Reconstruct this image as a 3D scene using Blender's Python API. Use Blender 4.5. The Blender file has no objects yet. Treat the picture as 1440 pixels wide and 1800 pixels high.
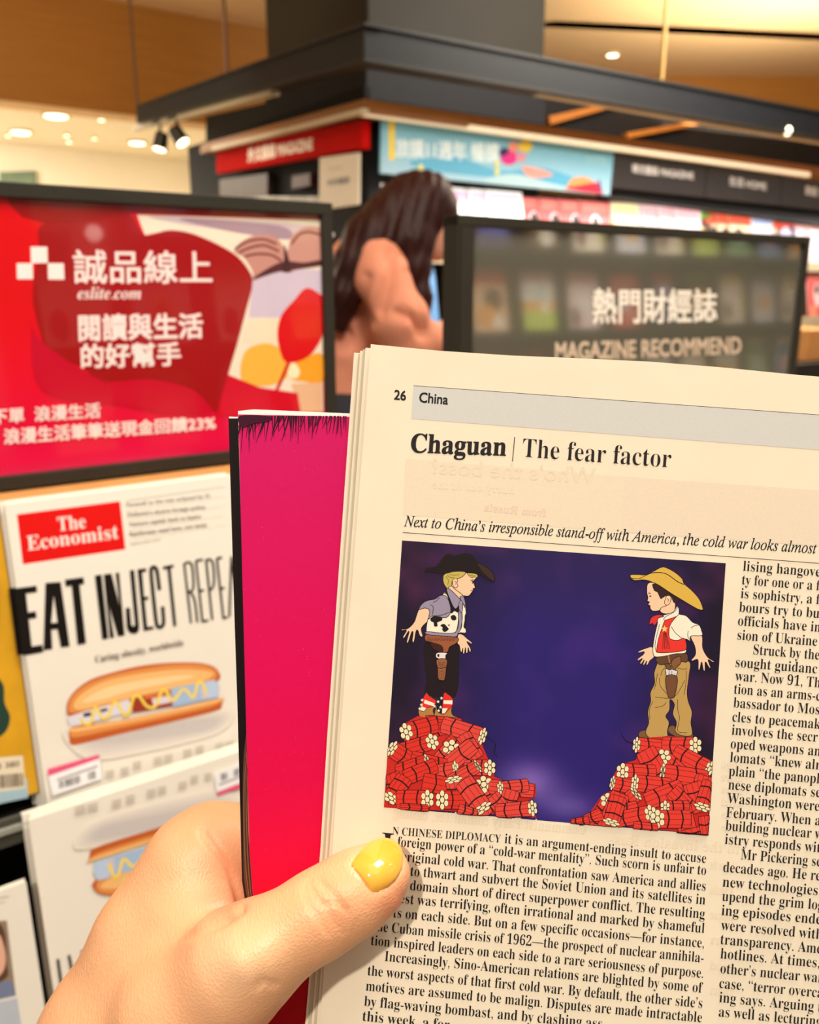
import bpy, math, random
import numpy as np
from mathutils import Vector, Matrix
from mathutils.geometry import tessellate_polygon
random.seed(7)
R_ = math.radians
COL = bpy.context.scene.collection
scene = bpy.context.scene

# ------------------------------------------------------------ camera
F_PX = 1500.0
PITCH = math.atan(390.0 / F_PX)
CAM = Vector((0, 0, 1.28))
cam_d = bpy.data.cameras.new('camera')
cam_o = bpy.data.objects.new('camera', cam_d)
COL.objects.link(cam_o)
cam_o.location = CAM
cam_o.rotation_euler = (math.pi / 2 - PITCH, 0, 0)
cam_d.sensor_fit = 'HORIZONTAL'
cam_d.sensor_width = 36.0
cam_d.lens = F_PX / 1440.0 * 36.0
cam_d.clip_start = 0.02
cam_d.dof.use_dof = True
cam_d.dof.focus_distance = 0.232
cam_d.dof.aperture_fstop = 21.0
scene.camera = cam_o

# ------------------------------------------------------------ world, exposure
world = bpy.data.worlds.new('world')
scene.world = world
world.use_nodes = True
world.node_tree.nodes['Background'].inputs[0].default_value = (1.0, 0.90, 0.78, 1)
world.node_tree.nodes['Background'].inputs[1].default_value = 0.34
scene.view_settings.view_transform = 'Standard'
scene.view_settings.look = 'None'
scene.view_settings.gamma = 1
scene.view_settings.use_curve_mapping = False
scene.view_settings.exposure = 0.0
scene.cycles.use_denoising = True
scene.cycles.max_bounces = 6

UU = Vector((0.815, 0.579, 0)).normalized()      # along the display rows
VV = Vector((-UU.y, UU.x, 0))                    # away from the viewer
ZZ = Vector((0, 0, 1))
CR = Vector((1, 0, 0))
CF = Vector((0, math.cos(PITCH), -math.sin(PITCH)))
CU = Vector((0, math.sin(PITCH), math.cos(PITCH)))

def ray(px, py):
    return CR * ((px - 720) / F_PX) + CU * ((900 - py) / F_PX) + CF
def hit(px, py, p0, n):
    d = ray(px, py)
    return CAM + d * ((p0 - CAM).dot(n) / d.dot(n))
def st(s, t, z):
    return UU * s + VV * t + ZZ * z
def hit_t(px, py, T): return hit(px, py, st(0, T, 0), VV)
def hit_s(px, py, S): return hit(px, py, st(S, 0, 0), UU)
def hit_z(px, py, Z): return hit(px, py, Vector((0, 0, Z)), ZZ)
def hit_y(px, py, Y): return hit(px, py, Vector((0, Y, 0)), Vector((0, 1, 0)))
def camp(px, py, d):                              # a point at a given distance in front of the lens
    return CAM + ray(px, py) * d

def light(kind, name, loc, energy, color=(1, 0.87, 0.70), size=0.3, target=None, size_y=None, spot=None, blend=0.5):
    d = bpy.data.lights.new(name, kind)
    d.energy = energy
    d.color = color
    o = bpy.data.objects.new(name, d)
    COL.objects.link(o)
    o.location = loc
    if kind == 'AREA':
        d.size = size
        if size_y:
            d.shape = 'RECTANGLE'
            d.size_y = size_y
    else:
        d.shadow_soft_size = size
    if spot:
        d.spot_size = R_(spot)
        d.spot_blend = blend
    if target is not None:
        o.rotation_euler = (Vector(target) - Vector(loc)).to_track_quat('-Z', 'Y').to_euler()
    return o

light('SPOT', 'track_spot', (-0.62, -1.15, 2.62), 128, (1, 0.93, 0.83), 0.045, (0.03, 0.22, 1.2), spot=50, blend=0.6)
light('AREA', 'soft_fill_light', (0.4, -0.2, 2.95), 8, (1, 0.92, 0.80), 1.6, (0.4, 0.3, 0))  # soft overhead fill, added without a visible fitting
light('AREA', 'rack_light', tuple(st(0.6, 0.1, 2.6)), 30, (1, 0.92, 0.80), 0.5, tuple(st(0.5, 0.75, 1.0)))
light('AREA', 'kiosk_light', tuple(st(3.4, 2.0, 2.9)), 120, (1, 0.92, 0.80), 1.2, tuple(st(3.4, 3.1, 1.4)), size_y=1.0)
light('AREA', 'beam_light', tuple(st(1.0, 1.3, 2.95)), 24, (1, 0.86, 0.66), 1.0, tuple(st(1.6, 2.6, 2.0)))
light('AREA', 'ceiling_wash', (2.4, 5.6, 2.30), 84, (1, 0.84, 0.62), 1.6, (2.3, 5.7, 3.05))  # hidden upward lamp added to brighten the cream ceiling
light('AREA', 'shelf_header_light', tuple(st(4.0, 2.90, 1.66)), 15, (1, 0.95, 0.88), 3.9, tuple(st(4.0, 3.12, 1.40)), size_y=0.05)
light('AREA', 'bulkhead_light', (-1.6, 3.6, 2.6), 20, (1, 0.84, 0.58), 1.2, (-2.2, 6.0, 2.7))
light('AREA', 'white_room_light', tuple(st(0.3, 7.2, 2.55)), 440, (1, 0.93, 0.80), 1.8, tuple(st(0.3, 7.6, 0)))
light('AREA', 'back_shelf_light', tuple(st(3.0, -0.4, 2.8)), 150, (1, 0.90, 0.76), 1.6, tuple(st(3.2, -1.6, 1.3)))  # unseen lamp added to brighten the shelves mirrored in the grey board

# ------------------------------------------------------------ materials
def c3(r, g, b):
    return tuple(((v / 255 / 12.92) if v / 255 <= 0.04045 else ((v / 255 + 0.055) / 1.055) ** 2.4) for v in (r, g, b))
MATS = {}
def mat(name, rgb, rough=0.6, var=0.06, scale=40, metal=0.0, emit=None, bump=0.0, spec=0.5, sss=0.0, coat=0.0, trans=0.0, ior=1.45, wood=False, stretch=(1, 1, 1)):
    if name in MATS: return MATS[name]
    m = bpy.data.materials.new(name)
    m.use_nodes = True
    nt = m.node_tree
    b = nt.nodes['Principled BSDF']
    col = c3(*rgb)
    b.inputs['Roughness'].default_value = rough
    b.inputs['Metallic'].default_value = metal
    b.inputs['Specular IOR Level'].default_value = spec
    b.inputs['IOR'].default_value = ior
    b.inputs['Coat Weight'].default_value = coat
    b.inputs['Coat Roughness'].default_value = 0.04
    b.inputs['Transmission Weight'].default_value = trans
    if sss:
        b.inputs['Subsurface Weight'].default_value = sss
        b.inputs['Subsurface Radius'].default_value = (0.006, 0.0025, 0.0012)
        b.inputs['Subsurface Scale'].default_value = 1.0
    tc = nt.nodes.new('ShaderNodeTexCoord')
    mp = nt.nodes.new('ShaderNodeMapping')
    mp.inputs['Scale'].default_value = stretch
    nz = nt.nodes.new('ShaderNodeTexNoise')
    nz.inputs['Scale'].default_value = scale
    nz.inputs['Detail'].default_value = 4
    rp = nt.nodes.new('ShaderNodeValToRGB')
    lo = [max(0, v * (1 - var)) for v in col]
    hi = [min(1, v * (1 + var)) for v in col]
    rp.color_ramp.elements[0].color = (*lo, 1)
    rp.color_ramp.elements[1].color = (*hi, 1)
    rp.color_ramp.elements[0].position = 0.3
    rp.color_ramp.elements[1].position = 0.7
    L = nt.links.new
    L(tc.outputs['Object'], mp.inputs['Vector'])
    L(mp.outputs[0], nz.inputs['Vector'])
    L(nz.outputs[0], rp.inputs[0])
    L(rp.outputs[0], b.inputs['Base Color'])
    if bump:
        bp = nt.nodes.new('ShaderNodeBump')
        bp.inputs['Strength'].default_value = bump
        bp.inputs['Distance'].default_value = 0.002
        L(nz.outputs[0], bp.inputs['Height'])
        L(bp.outputs[0], b.inputs['Normal'])
    if emit:
        b.inputs['Emission Color'].default_value = (*c3(*emit[0]), 1)
        b.inputs['Emission Strength'].default_value = emit[1]
    MATS[name] = m
    return m

def printmat(name, rough=0.5, spec=0.3, grain=0.05, gscale=900, coat=0.0, emit=0.0):
    """flat print: the ink colour is stored on the mesh, the paper grain is noise"""
    if name in MATS: return MATS[name]
    m = bpy.data.materials.new(name)
    m.use_nodes = True
    nt = m.node_tree
    b = nt.nodes['Principled BSDF']
    b.inputs['Roughness'].default_value = rough
    b.inputs['Specular IOR Level'].default_value = spec
    b.inputs['Coat Weight'].default_value = coat
    b.inputs['Coat Roughness'].default_value = 0.03
    at = nt.nodes.new('ShaderNodeAttribute')
    at.attribute_name = 'ink'
    tc = nt.nodes.new('ShaderNodeTexCoord')
    nz = nt.nodes.new('ShaderNodeTexNoise')
    nz.inputs['Scale'].default_value = gscale
    mr = nt.nodes.new('ShaderNodeMapRange')
    mr.inputs['To Min'].default_value = 1 - grain
    mr.inputs['To Max'].default_value = 1 + grain
    mx = nt.nodes.new('ShaderNodeVectorMath')
    mx.operation = 'SCALE'
    L = nt.links.new
    L(tc.outputs['Object'], nz.inputs['Vector'])
    L(nz.outputs[0], mr.inputs[0])
    L(at.outputs['Color'], mx.inputs[0])
    L(mr.outputs[0], mx.inputs['Scale'])
    L(mx.outputs[0], b.inputs['Base Color'])
    if emit:
        L(mx.outputs[0], b.inputs['Emission Color'])
        b.inputs['Emission Strength'].default_value = emit
    MATS[name] = m
    return m

# ------------------------------------------------------------ objects
def tag(o, label=None, cat=None, group=None, kind=None):
    if label: o['label'] = label
    if cat: o['category'] = cat
    if group: o['group'] = group
    if kind: o['kind'] = kind
    return o
def empty(name, mtx=None, **k):
    o = bpy.data.objects.new(name, None)
    COL.objects.link(o)
    o.empty_display_size = 0.05
    if mtx is not None: o.matrix_basis = mtx
    return tag(o, **k)
def wm(o):
    m = Matrix.Identity(4)
    while o is not None:
        m = (o.matrix_parent_inverse @ o.matrix_basis) @ m if o.parent else o.matrix_basis @ m
        o = o.parent
    return m
def meshobj(name, verts, faces, material, parent=None, smooth=False, colors=None):
    """verts are world coordinates"""
    me = bpy.data.meshes.new(name)
    me.from_pydata([tuple(v) for v in verts], [], [tuple(f) for f in faces])
    me.update()
    if material: me.materials.append(material)
    if colors is not None:
        a = me.color_attributes.new('ink', 'FLOAT_COLOR', 'POINT')
        arr = np.ones((len(verts), 4), dtype=np.float32)
        arr[:, :3] = np.array(colors)
        a.data.foreach_set('color', arr.ravel())
    if smooth:
        me.polygons.foreach_set('use_smooth', [True] * len(me.polygons))
    o = bpy.data.objects.new(name, me)
    COL.objects.link(o)
    if parent is not None:
        o.parent = parent
        o.matrix_parent_inverse = wm(parent).inverted()
    return o
def copy_tree(o, parent=None):
    c = o.copy()
    COL.objects.link(c)
    if parent is not None:
        c.parent = parent
        c.matrix_parent_inverse = o.matrix_parent_inverse.copy()
    for ch in list(o.children):
        copy_tree(ch, c)
    return c

class MB:
    """collects simple solids (world coordinates) into one mesh"""
    def __init__(s): s.v = []; s.f = []
    def quadbox(s, q, d):
        """quad of four points pushed along the vector d"""
        b = len(s.v)
        s.v += [Vector(p) for p in q] + [Vector(p) + d for p in q]
        s.f += [(b, b+1, b+2, b+3), (b+7, b+6, b+5, b+4)]
        for i in range(4):
            j = (i + 1) % 4
            s.f.append((b+i, b+4+i, b+4+j, b+j))
        return s
    def box(s, o, a, b, c):
        """corner o and three edge vectors"""
        return s.quadbox([o, o + a, o + a + b, o + b], c)
    def stbox(s, s0, s1, t0, t1, z0, z1):
        return s.box(st(s0, t0, z0), UU * (s1 - s0), VV * (t1 - t0), ZZ * (z1 - z0))
    def tube(s, pts, rad, n=10, cap=True):
        pts = [Vector(p) for p in pts]
        if not hasattr(rad, '__len__'): rad = [rad] * len(pts)
        b0 = len(s.v)
        up = None
        for i, p in enumerate(pts):
            d = (pts[min(i+1, len(pts)-1)] - pts[max(i-1, 0)]).normalized()
            if up is None: up = Vector((0, 0, 1)) if abs(d.z) < 0.9 else Vector((1, 0, 0))
            x = d.cross(up).normalized(); y = x.cross(d).normalized(); up = y
            for k in range(n):
                a = 2 * math.pi * k / n
                s.v.append(p + (x * math.cos(a) + y * math.sin(a)) * rad[i])
        for i in range(len(pts) - 1):
            for k in range(n):
                a = b0 + i * n + k; b = b0 + i * n + (k + 1) % n
                s.f.append((a, b, b + n, a + n))
        if cap:
            s.f.append(tuple(b0 + k for k in range(n))[::-1])
            s.f.append(tuple(b0 + (len(pts) - 1) * n + k for k in range(n)))
        return s
    def prism(s, pts, d):
        """polygon (list of points) pushed along d"""
        n = len(pts); b = len(s.v)
        s.v += [Vector(p) for p in pts] + [Vector(p) + d for p in pts]
        tris = tessellate_polygon([[Vector(p) for p in pts]])
        for t in tris:
            s.f.append(tuple(b + i for i in t)); s.f.append(tuple(b + n + i for i in reversed(t)))
        for i in range(n):
            j = (i + 1) % n
            s.f.append((b+i, b+n+i, b+n+j, b+j))
        return s
    def sphere(s, c, r, n=12, m=8, sc=(1, 1, 1)):
        b = len(s.v); c = Vector(c)
        for i in range(m + 1):
            th = math.pi * i / m
            for k in range(n):
                ph = 2 * math.pi * k / n
                s.v.append(c + Vector((r*sc[0]*math.sin(th)*math.cos(ph), r*sc[1]*math.sin(th)*math.sin(ph), r*sc[2]*math.cos(th))))
        for i in range(m):
            for k in range(n):
                s.f.append((b+i*n+k, b+(i+1)*n+k, b+(i+1)*n+(k+1) % n, b+i*n+(k+1) % n))
        return s
    def obj(s, name, m, parent=None, smooth=False, bevel=0):
        o = meshobj(name, s.v, s.f, m, parent, smooth)
        me = o.data
        import bmesh
        bm = bmesh.new(); bm.from_mesh(me)
        bmesh.ops.remove_doubles(bm, verts=bm.verts, dist=1e-7)
        bmesh.ops.recalc_face_normals(bm, faces=bm.faces)
        bm.to_mesh(me); bm.free()
        if bevel:
            md = o.modifiers.new('b', 'BEVEL'); md.width = bevel; md.segments = 2; md.limit_method = 'ANGLE'
        return o

# ------------------------------------------------------------ lettering
def mathc(s, kind):
    o = ''
    for c in s:
        if 'A' <= c <= 'Z': o += chr({'b': 0x1D400, 'i': 0x1D434, 'bi': 0x1D468}[kind] + ord(c) - 65)
        elif 'a' <= c <= 'z': o += '\u210e' if (kind == 'i' and c == 'h') else chr({'b': 0x1D41A, 'i': 0x1D44E, 'bi': 0x1D482}[kind] + ord(c) - 97)
        elif '0' <= c <= '9' and kind in ('b', 'bi'): o += chr(0x1D7CE + ord(c) - 48)
        else: o += c
    return o
TCACHE = {}
def glyphs(text, style='sans', offset=0.0, res=3):
    key = (text, style, offset, res)
    if key in TCACHE: return TCACHE[key]
    cu = bpy.data.curves.new('txt', 'FONT')
    cu.body = mathc(text, {'serif': 'b', 'bold': 'b', 'italic': 'i', 'bolditalic': 'bi'}[style]) if style != 'sans' else text
    cu.size = 1.0; cu.resolution_u = res; cu.offset = offset; cu.fill_mode = 'FRONT'
    o = bpy.data.objects.new('txt', cu)
    COL.objects.link(o)
    dg = bpy.context.evaluated_depsgraph_get()
    me = o.evaluated_get(dg).to_mesh()
    v = np.array([(p.co.x, p.co.y) for p in me.vertices]) if len(me.vertices) else np.zeros((0, 2))
    f = [tuple(p.vertices) for p in me.polygons]
    o.evaluated_get(dg).to_mesh_clear()
    bpy.data.objects.remove(o); bpy.data.curves.remove(cu)
    TCACHE[key] = (v, f)
    return v, f

def catmull(pts, n=5, closed=True):
    out = []
    N = len(pts)
    rng = range(N if closed else N - 1)
    for i in rng:
        if closed: p = [pts[(i + k - 1) % N] for k in range(4)]
        else: p = [pts[min(max(i + k - 1, 0), N - 1)] for k in range(4)]
        for j in range(n):
            t = j / n
            out.append(tuple(0.5 * ((2 * p[1][a]) + (-p[0][a] + p[2][a]) * t + (2*p[0][a] - 5*p[1][a] + 4*p[2][a] - p[3][a]) * t*t + (-p[0][a] + 3*p[1][a] - 3*p[2][a] + p[3][a]) * t**3) for a in (0, 1)))
    if not closed: out.append(tuple(pts[-1]))
    return out

class Print:
    """coloured ink shapes on a surface; surf(x, y, lift) gives the 3D point for a point of the drawing"""
    def __init__(s, surf, step=5e-6, base=2e-5, xf=None):
        s.surf = surf; s.v = []; s.f = []; s.c = []; s.step = step; s.l = base; s.hold = False; s.xf = xf or (lambda x, y: (x, y))
    def _add(s, pts, faces, col):
        b = len(s.v)
        if not s.hold: s.l += s.step
        cols = col if isinstance(col, list) else [c3(*col)] * len(pts)
        for p, c in zip(pts, cols):
            s.v.append(s.surf(*s.xf(*p), s.l)); s.c.append(c)
        s.f += [tuple(b + i for i in f) for f in faces]
    def poly(s, pts, col, smooth=False, line=0, lcol=(25, 10, 15), n=5):
        if smooth: pts = catmull(pts, n)
        tris = tessellate_polygon([[Vector((p[0], p[1], 0)) for p in pts]])
        s._add(pts, tris, col)
        if line: s.line(list(pts) + [pts[0]], line, lcol)
        return s
    def line(s, pts, w, col=(25, 10, 15), smooth=False, taper=False):
        if smooth: pts = catmull(pts, 4, False)
        P = [Vector(p) for p in pts]; n = len(P)
        if n < 2: return s
        vs = []
        for i, p in enumerate(P):
            d = P[min(i + 1, n - 1)] - P[max(i - 1, 0)]
            if d.length < 1e-9: d = Vector((1, 0))
            d.normalize()
            k = w / 2 * ((1 - i / (n - 1) * 0.9) if taper else 1)
            vs += [(p.x - d.y * k, p.y + d.x * k), (p.x + d.y * k, p.y - d.x * k)]
        s._add(vs, [(2*i, 2*i+1, 2*i+3, 2*i+2) for i in range(n - 1)], col)
        return s
    def ell(s, cx, cy, rx, ry, col, ang=0, n=16, line=0, lcol=(25, 10, 15)):
        a0 = R_(ang); pts = []
        for k in range(n):
            a = 2 * math.pi * k / n
            x, y = rx * math.cos(a), ry * math.sin(a)
            pts.append((cx + x * math.cos(a0) - y * math.sin(a0), cy + x * math.sin(a0) + y * math.cos(a0)))
        return s.poly(pts, col, line=line, lcol=lcol)
    def grid(s, q, nx, ny, fn):
        """quad q (tl,tr,br,bl) as a grid whose ink colour is fn(u,v)"""
        pts = []; cols = []
        for j in range(ny + 1):
            for i in range(nx + 1):
                u, v = i / nx, j / ny
                a = [q[0][k] * (1-u) + q[1][k] * u for k in (0, 1)]; b = [q[3][k] * (1-u) + q[2][k] * u for k in (0, 1)]
                pts.append((a[0] * (1-v) + b[0] * v, a[1] * (1-v) + b[1] * v)); cols.append(c3(*fn(u, v)))
        fs = [(j*(nx+1)+i, j*(nx+1)+i+1, (j+1)*(nx+1)+i+1, (j+1)*(nx+1)+i) for j in range(ny) for i in range(nx)]
        s._add(pts, fs, cols)
        return s
    def text(s, t, p0, p1, em0, em1=None, col=(30, 22, 22), style='sans', offset=0.0, bold=0, up=None, em=None, shear=0.0, width=None):
        """one line: baseline from p0 to p1, em size in drawing units at both ends; up = unit 'up' direction"""
        v, f = glyphs(t, style, offset)
        if not len(v): return s
        em1 = em1 or em0
        p0 = Vector(p0); p1 = Vector(p1)
        x0, x1 = v[:, 0].min(), v[:, 0].max()
        d = (p1 - p0)
        if up is None:
            up = Vector((d.y, -d.x)).normalized()
            if p1.x < p0.x: up = -up
        up = Vector(up)
        shifts = [(0, 0)]
        if bold: shifts = [(bold*a, bold*b) for a, b in ((-1, -1), (1, -1), (-1, 1), (1, 1), (0, 0))]
        h0 = s.hold; s.hold = False
        for sx, sy in shifts:
            pts = []
            for x, y in v:
                u = (x + sx + shear * y - x0) / (x1 - x0)
                p = p0 + d * u + up * ((y + sy) * (em0 * (1-u) + em1 * u))
                pts.append((p.x, p.y))
            s._add(pts, f, col)
        s.hold = h0
        return s
    def obj(s, name, m, parent=None):
        o = meshobj(name, s.v, s.f, m, parent, False, s.c)
        return o

# ------------------------------------------------------------ soft bodies from blended tapered limbs
def smin(a, b, k):
    h = np.clip(0.5 + 0.5 * (b - a) / k, 0, 1)
    return b * (1 - h) + a * h - k * h * (1 - h)
def sdf_mesh(cones, voxel, k, pad=0.01, carve=None, flat=None):
    """cones: (a, b, ra, rb[, k]) -> (verts, quads)"""
    import openvdb
    P = np.array([c[0] for c in cones] + [c[1] for c in cones], float)
    rm = max(max(c[2], c[3]) for c in cones)
    lo = P.min(0) - rm - pad; hi = P.max(0) + rm + pad
    n = np.ceil((hi - lo) / voxel).astype(int) + 1
    D = np.full(tuple(n), 1.0, dtype=np.float32)
    for c in cones:
        a = np.array(c[0], float); b = np.array(c[1], float); ra, rb = c[2], c[3]
        kk = c[4] if len(c) > 4 else k
        r = max(ra, rb) + kk * 2 + voxel * 3
        i0 = np.maximum(0, np.floor((np.minimum(a, b) - r - lo) / voxel).astype(int))
        i1 = np.minimum(n, np.ceil((np.maximum(a, b) + r - lo) / voxel).astype(int) + 1)
        X, Y, Z = np.meshgrid(*[lo[q] + voxel * np.arange(i0[q], i1[q]) for q in range(3)], indexing='ij')
        ab = b - a; L2 = max(ab.dot(ab), 1e-12)
        h = np.clip(((X-a[0])*ab[0] + (Y-a[1])*ab[1] + (Z-a[2])*ab[2]) / L2, 0, 1)
        d = np.sqrt((X-a[0]-h*ab[0])**2 + (Y-a[1]-h*ab[1])**2 + (Z-a[2]-h*ab[2])**2) - (ra + (rb - ra) * h)
        sl = tuple(slice(i0[q], i1[q]) for q in range(3))
        D[sl] = smin(D[sl], d.astype(np.float32), kk)
    if carve: 
        X, Y, Z = np.meshgrid(*[lo[q] + voxel * np.arange(n[q]) for q in range(3)], indexing='ij')
        D = np.maximum(D, carve(X, Y, Z)).astype(np.float32)
    g = openvdb.FloatGrid(1.0)
    g.copyFromArray(D)
    g.transform = openvdb.createLinearTransform(voxel)
    pts, quads = g.convertToQuads(isovalue=0.0)
    return np.array(pts) + lo, np.array(quads)
def relax(v, q, it=3, lam=0.5):
    n = len(v)
    e = np.vstack([q[:, [0, 1]], q[:, [1, 2]], q[:, [2, 3]], q[:, [3, 0]]])
    e = np.vstack([e, e[:, ::-1]])
    deg = np.bincount(e[:, 0], minlength=n)[:, None]
    for _ in range(it):
        s = np.zeros_like(v)
        for a in range(3): s[:, a] = np.bincount(e[:, 0], weights=v[e[:, 1], a], minlength=n)
        v = v + lam * (s / np.maximum(deg, 1) - v)
    return v
def vnormals(v, q):
    a = v[q[:, 0]]; b = v[q[:, 1]]; c = v[q[:, 2]]; d = v[q[:, 3]]
    fn = np.cross(c - a, d - b)
    N = np.zeros_like(v)
    for i in range(4):
        for k in range(3): N[:, k] += np.bincount(q[:, i], weights=fn[:, k], minlength=len(v))
    return N / np.maximum(np.linalg.norm(N, axis=1, keepdims=True), 1e-12)
def softobj(name, v, q, m, parent=None):
    o = meshobj(name, v.tolist(), q.tolist(), m, parent, True)
    return o

# ============================================================ THE SETTING
SK, TK = 1.95, 3.03                                # corner of the magazine kiosk
m_dark = mat('dark_steel', (30, 29, 27), 0.5, 0.10, 12, spec=0.4)
m_dark2 = mat('black_lacquer', (17, 16, 17), 0.7, 0.1, 12, spec=0.2)
m_frame = mat('olive_black_frame', (44, 40, 31), 0.6, 0.08, 20, spec=0.3)
m_navy = mat('navy_steel', (20, 23, 28), 0.55, 0.08, 10, spec=0.3)
m_pillar = mat('pillar_cladding', (34, 31, 23), 0.65, 0.14, 2.0, spec=0.3)
m_cream = mat('ceiling_cream', (236, 200, 150), 0.8, 0.04, 6, stretch=(1, 8, 1))
m_wood = mat('bulkhead_wood', (160, 104, 28), 0.6, 0.10, 3, stretch=(1, 1, 26))
m_copper = mat('soffit_wood', (150, 92, 34), 0.4, 0.12, 5, stretch=(1, 1, 20))
m_white = mat('white_room_wall', (246, 236, 212), 0.8, 0.02, 5)
m_floor = mat('floor_stone', (150, 130, 105), 0.4, 0.08, 8)
m_pale = mat('pale_rail', (206, 192, 160), 0.4, 0.05, 20)
m_lamp = mat('lamp_glass', (255, 244, 220), 0.3, 0.01, 10, emit=((255, 240, 205), 5.0))
m_led = mat('led_strip', (255, 240, 215), 0.3, 0.01, 10, emit=((255, 226, 180), 0.55))

def quad_t(px, T, depth, name, m, parent=None, bevel=0):
    b = MB(); b.quadbox([hit_t(x, y, T) for x, y in px], VV * depth)
    return b.obj(name, m, parent, bevel=bevel)
def quad_s(px, S, depth, name, m, parent=None, bevel=0):
    b = MB(); b.quadbox([hit_s(x, y, S) for x, y in px], UU * depth)
    return b.obj(name, m, parent, bevel=bevel)

CZ = 3.05
b = MB(); b.box(Vector((-7, -4, -0.06)), Vector((18, 0, 0)), Vector((0, 18, 0)), Vector((0, 0, 0.06)))
tag(b.obj('floor', m_floor), kind='structure')
# ceiling in two runs with a dark slot between them
g0 = hit_z(900, 33, CZ); g1 = hit_z(1500, 61, CZ); g2 = hit_z(1500, 50, CZ)
h0 = hit_z(900, 45, CZ); h1 = hit_z(1500, 74, CZ)
gd = (g1 - g0).normalized(); A = g0 - gd * 3.0; B = g0 + gd * 9; 
hd = (h1 - h0).normalized(); A2 = h0 - hd * 3.0; B2 = h0 + hd * 9
ceil = tag(empty('ceiling', Matrix.Translation((1, 3, CZ))), kind='structure')
b = MB(); b.prism([Vector((-7, 1.2, CZ)), Vector((11, 1.2, CZ)), B2, A2 ], Vector((0, 0, 0.08)))
b.obj('ceiling_panel', m_cream, ceil)
b = MB(); b.prism([A, B, Vector((11, 14, CZ)), Vector((-7, 14, CZ)), Vector((-7, 6, CZ))], Vector((0, 0, 0.08)))
b.obj('ceiling_panel', m_cream, ceil)
b = MB(); b.prism([A2, B2, B, A], Vector((0, 0, 0.03)))
o = b.obj('ceiling_slot', m_dark2, ceil); o.location.z += 0.10
# bulkheads: left along the rows, right facing the aisle
TB = 6.0
z1 = hit_t(0, 176, TB).z
bk = tag(empty('wall_left', Matrix.Translation(st(0, TB, z1))), kind='structure')
b = MB(); b.stbox(-5, 3.2, TB, TB + 0.12, z1, CZ)
b.obj('bulkhead', m_wood, bk)
b = MB(); b.stbox(-5, 3.2, TB - 0.004, TB + 0.13, z1 - 0.02, z1)
b.obj('bulkhead_edge', m_cream, bk)
yb = 7.9
b = MB()
arc = []
for i in range(13):
    x = -0.4 + i * 0.62
    arc.append(Vector((x, yb - 0.018 * (x - 3.0) ** 2 + 0.10, 0)))
for i in range(12):
    p, q = arc[i], arc[i+1]
    b.quadbox([p + ZZ * 0.0, q + ZZ * 0.0, q + ZZ * CZ, p + ZZ * CZ], Vector((0, 0.1, 0)))
tag(b.obj('wall_back', m_wood), kind='structure')
# white room beyond
TW = 9.3
b = MB(); b.stbox(-6, 4.0, TW, TW + 0.1, 0, 2.75)
tag(b.obj('wall_far', m_white), kind='structure')
b = MB(); b.stbox(-6, 4.0, TB + 0.13, TW, 2.62, 2.7)
wc = tag(b.obj('ceiling_white_room', m_white), kind='structure')
b = MB(); b.stbox(4.0, 4.1, TB + 0.13, TW, 0, 2.75)
tag(b.obj('wall_right', m_white), kind='structure')
# a cornice line and a shadow gap in the white room
b = MB(); b.tube([hit_t(340, 232, TW - 0.02), hit_t(343, 335, TW - 0.02)], 0.012, 6)
tag(b.obj('trim_1', m_pale), kind='structure')
# picture board low on the white wall
q = quad_t([(0, 302), (64, 300), (64, 345), (0, 345)], TW - 0.06, 0.05, 'wall_picture', mat('picture_green', (120, 140, 118), 0.3, 0.3, 4))
tag(q, 'small grey-green framed panel on the far white wall above the red board', 'picture')

def downlight(px, py, Z, w, label, group):
    p = hit_z(px, py, Z) - ZZ * 0.003
    t = empty('ceiling_downlight', Matrix.Translation(p), label=label, cat='ceiling light', group=group)
    b = MB(); b.tube([p + ZZ * 0.02, p - ZZ * 0.012], [w * 0.9, w], 20)
    b.obj('lamp_trim', m_pale, t)
    b = MB(); b.sphere(p - ZZ * 0.012, w * 0.8, 16, 8, (1, 1, 0.18)); b.obj('lamp_lens', m_lamp, t, smooth=True)
    return t
downlight(1077, 94, CZ, 0.055, 'round ceiling downlight in the cream ceiling right of the pillar', 'ceiling downlights')
WZ = 2.615
for px, py, w, lb in ((98, 201, .11, 'wide bright downlight under the wood bulkhead at upper left'),
                   (36, 230, .10, 'wide downlight near the left edge of the white ceiling'),
                   (241, 249, .09, 'wide downlight left of the black track spotlights'),
                   (178, 208, .03, 'small downlight right of the widest one in the white ceiling'),
                   (14, 236, .025, 'tiny downlight at the far left of the white ceiling'),
                   (117, 236, .03, 'small yellowish downlight in the middle of the white ceiling'),
                   (121, 247, .03, 'tiny downlight lowest in the middle of the white ceiling'),
                   (166, 241, .025, 'tiny faint downlight between the middle pair and the wide one'),
                   (335, 268, .03, 'tiny downlight right of the black track spotlights')):
    if py < 262: downlight(px, py, WZ, w, lb, 'white room downlights')

# ------------------------------------------------------------ pillar
SP, TP = 2.12, None
p = hit_s(646, 60, SP); TP = p.dot(VV)
lft = hit_s(469, 100, SP).dot(VV); rgt = hit_t(957, 100, TP).dot(UU)
b = MB(); b.stbox(SP, rgt, TP, lft, 0, CZ - 0.001)
tag(b.obj('pillar', m_pillar, bevel=0.01), 'tall dark grey square pillar rising through the kiosk to the ceiling', 'pillar')

# ------------------------------------------------------------ kiosk
kio = empty('magazine_kiosk', Matrix.Translation(st(SK, TK, 0)), label='large dark magazine kiosk with wood soffit wrapped around the pillar', cat='kiosk')
SE, TE = 7.2, 5.6
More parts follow.
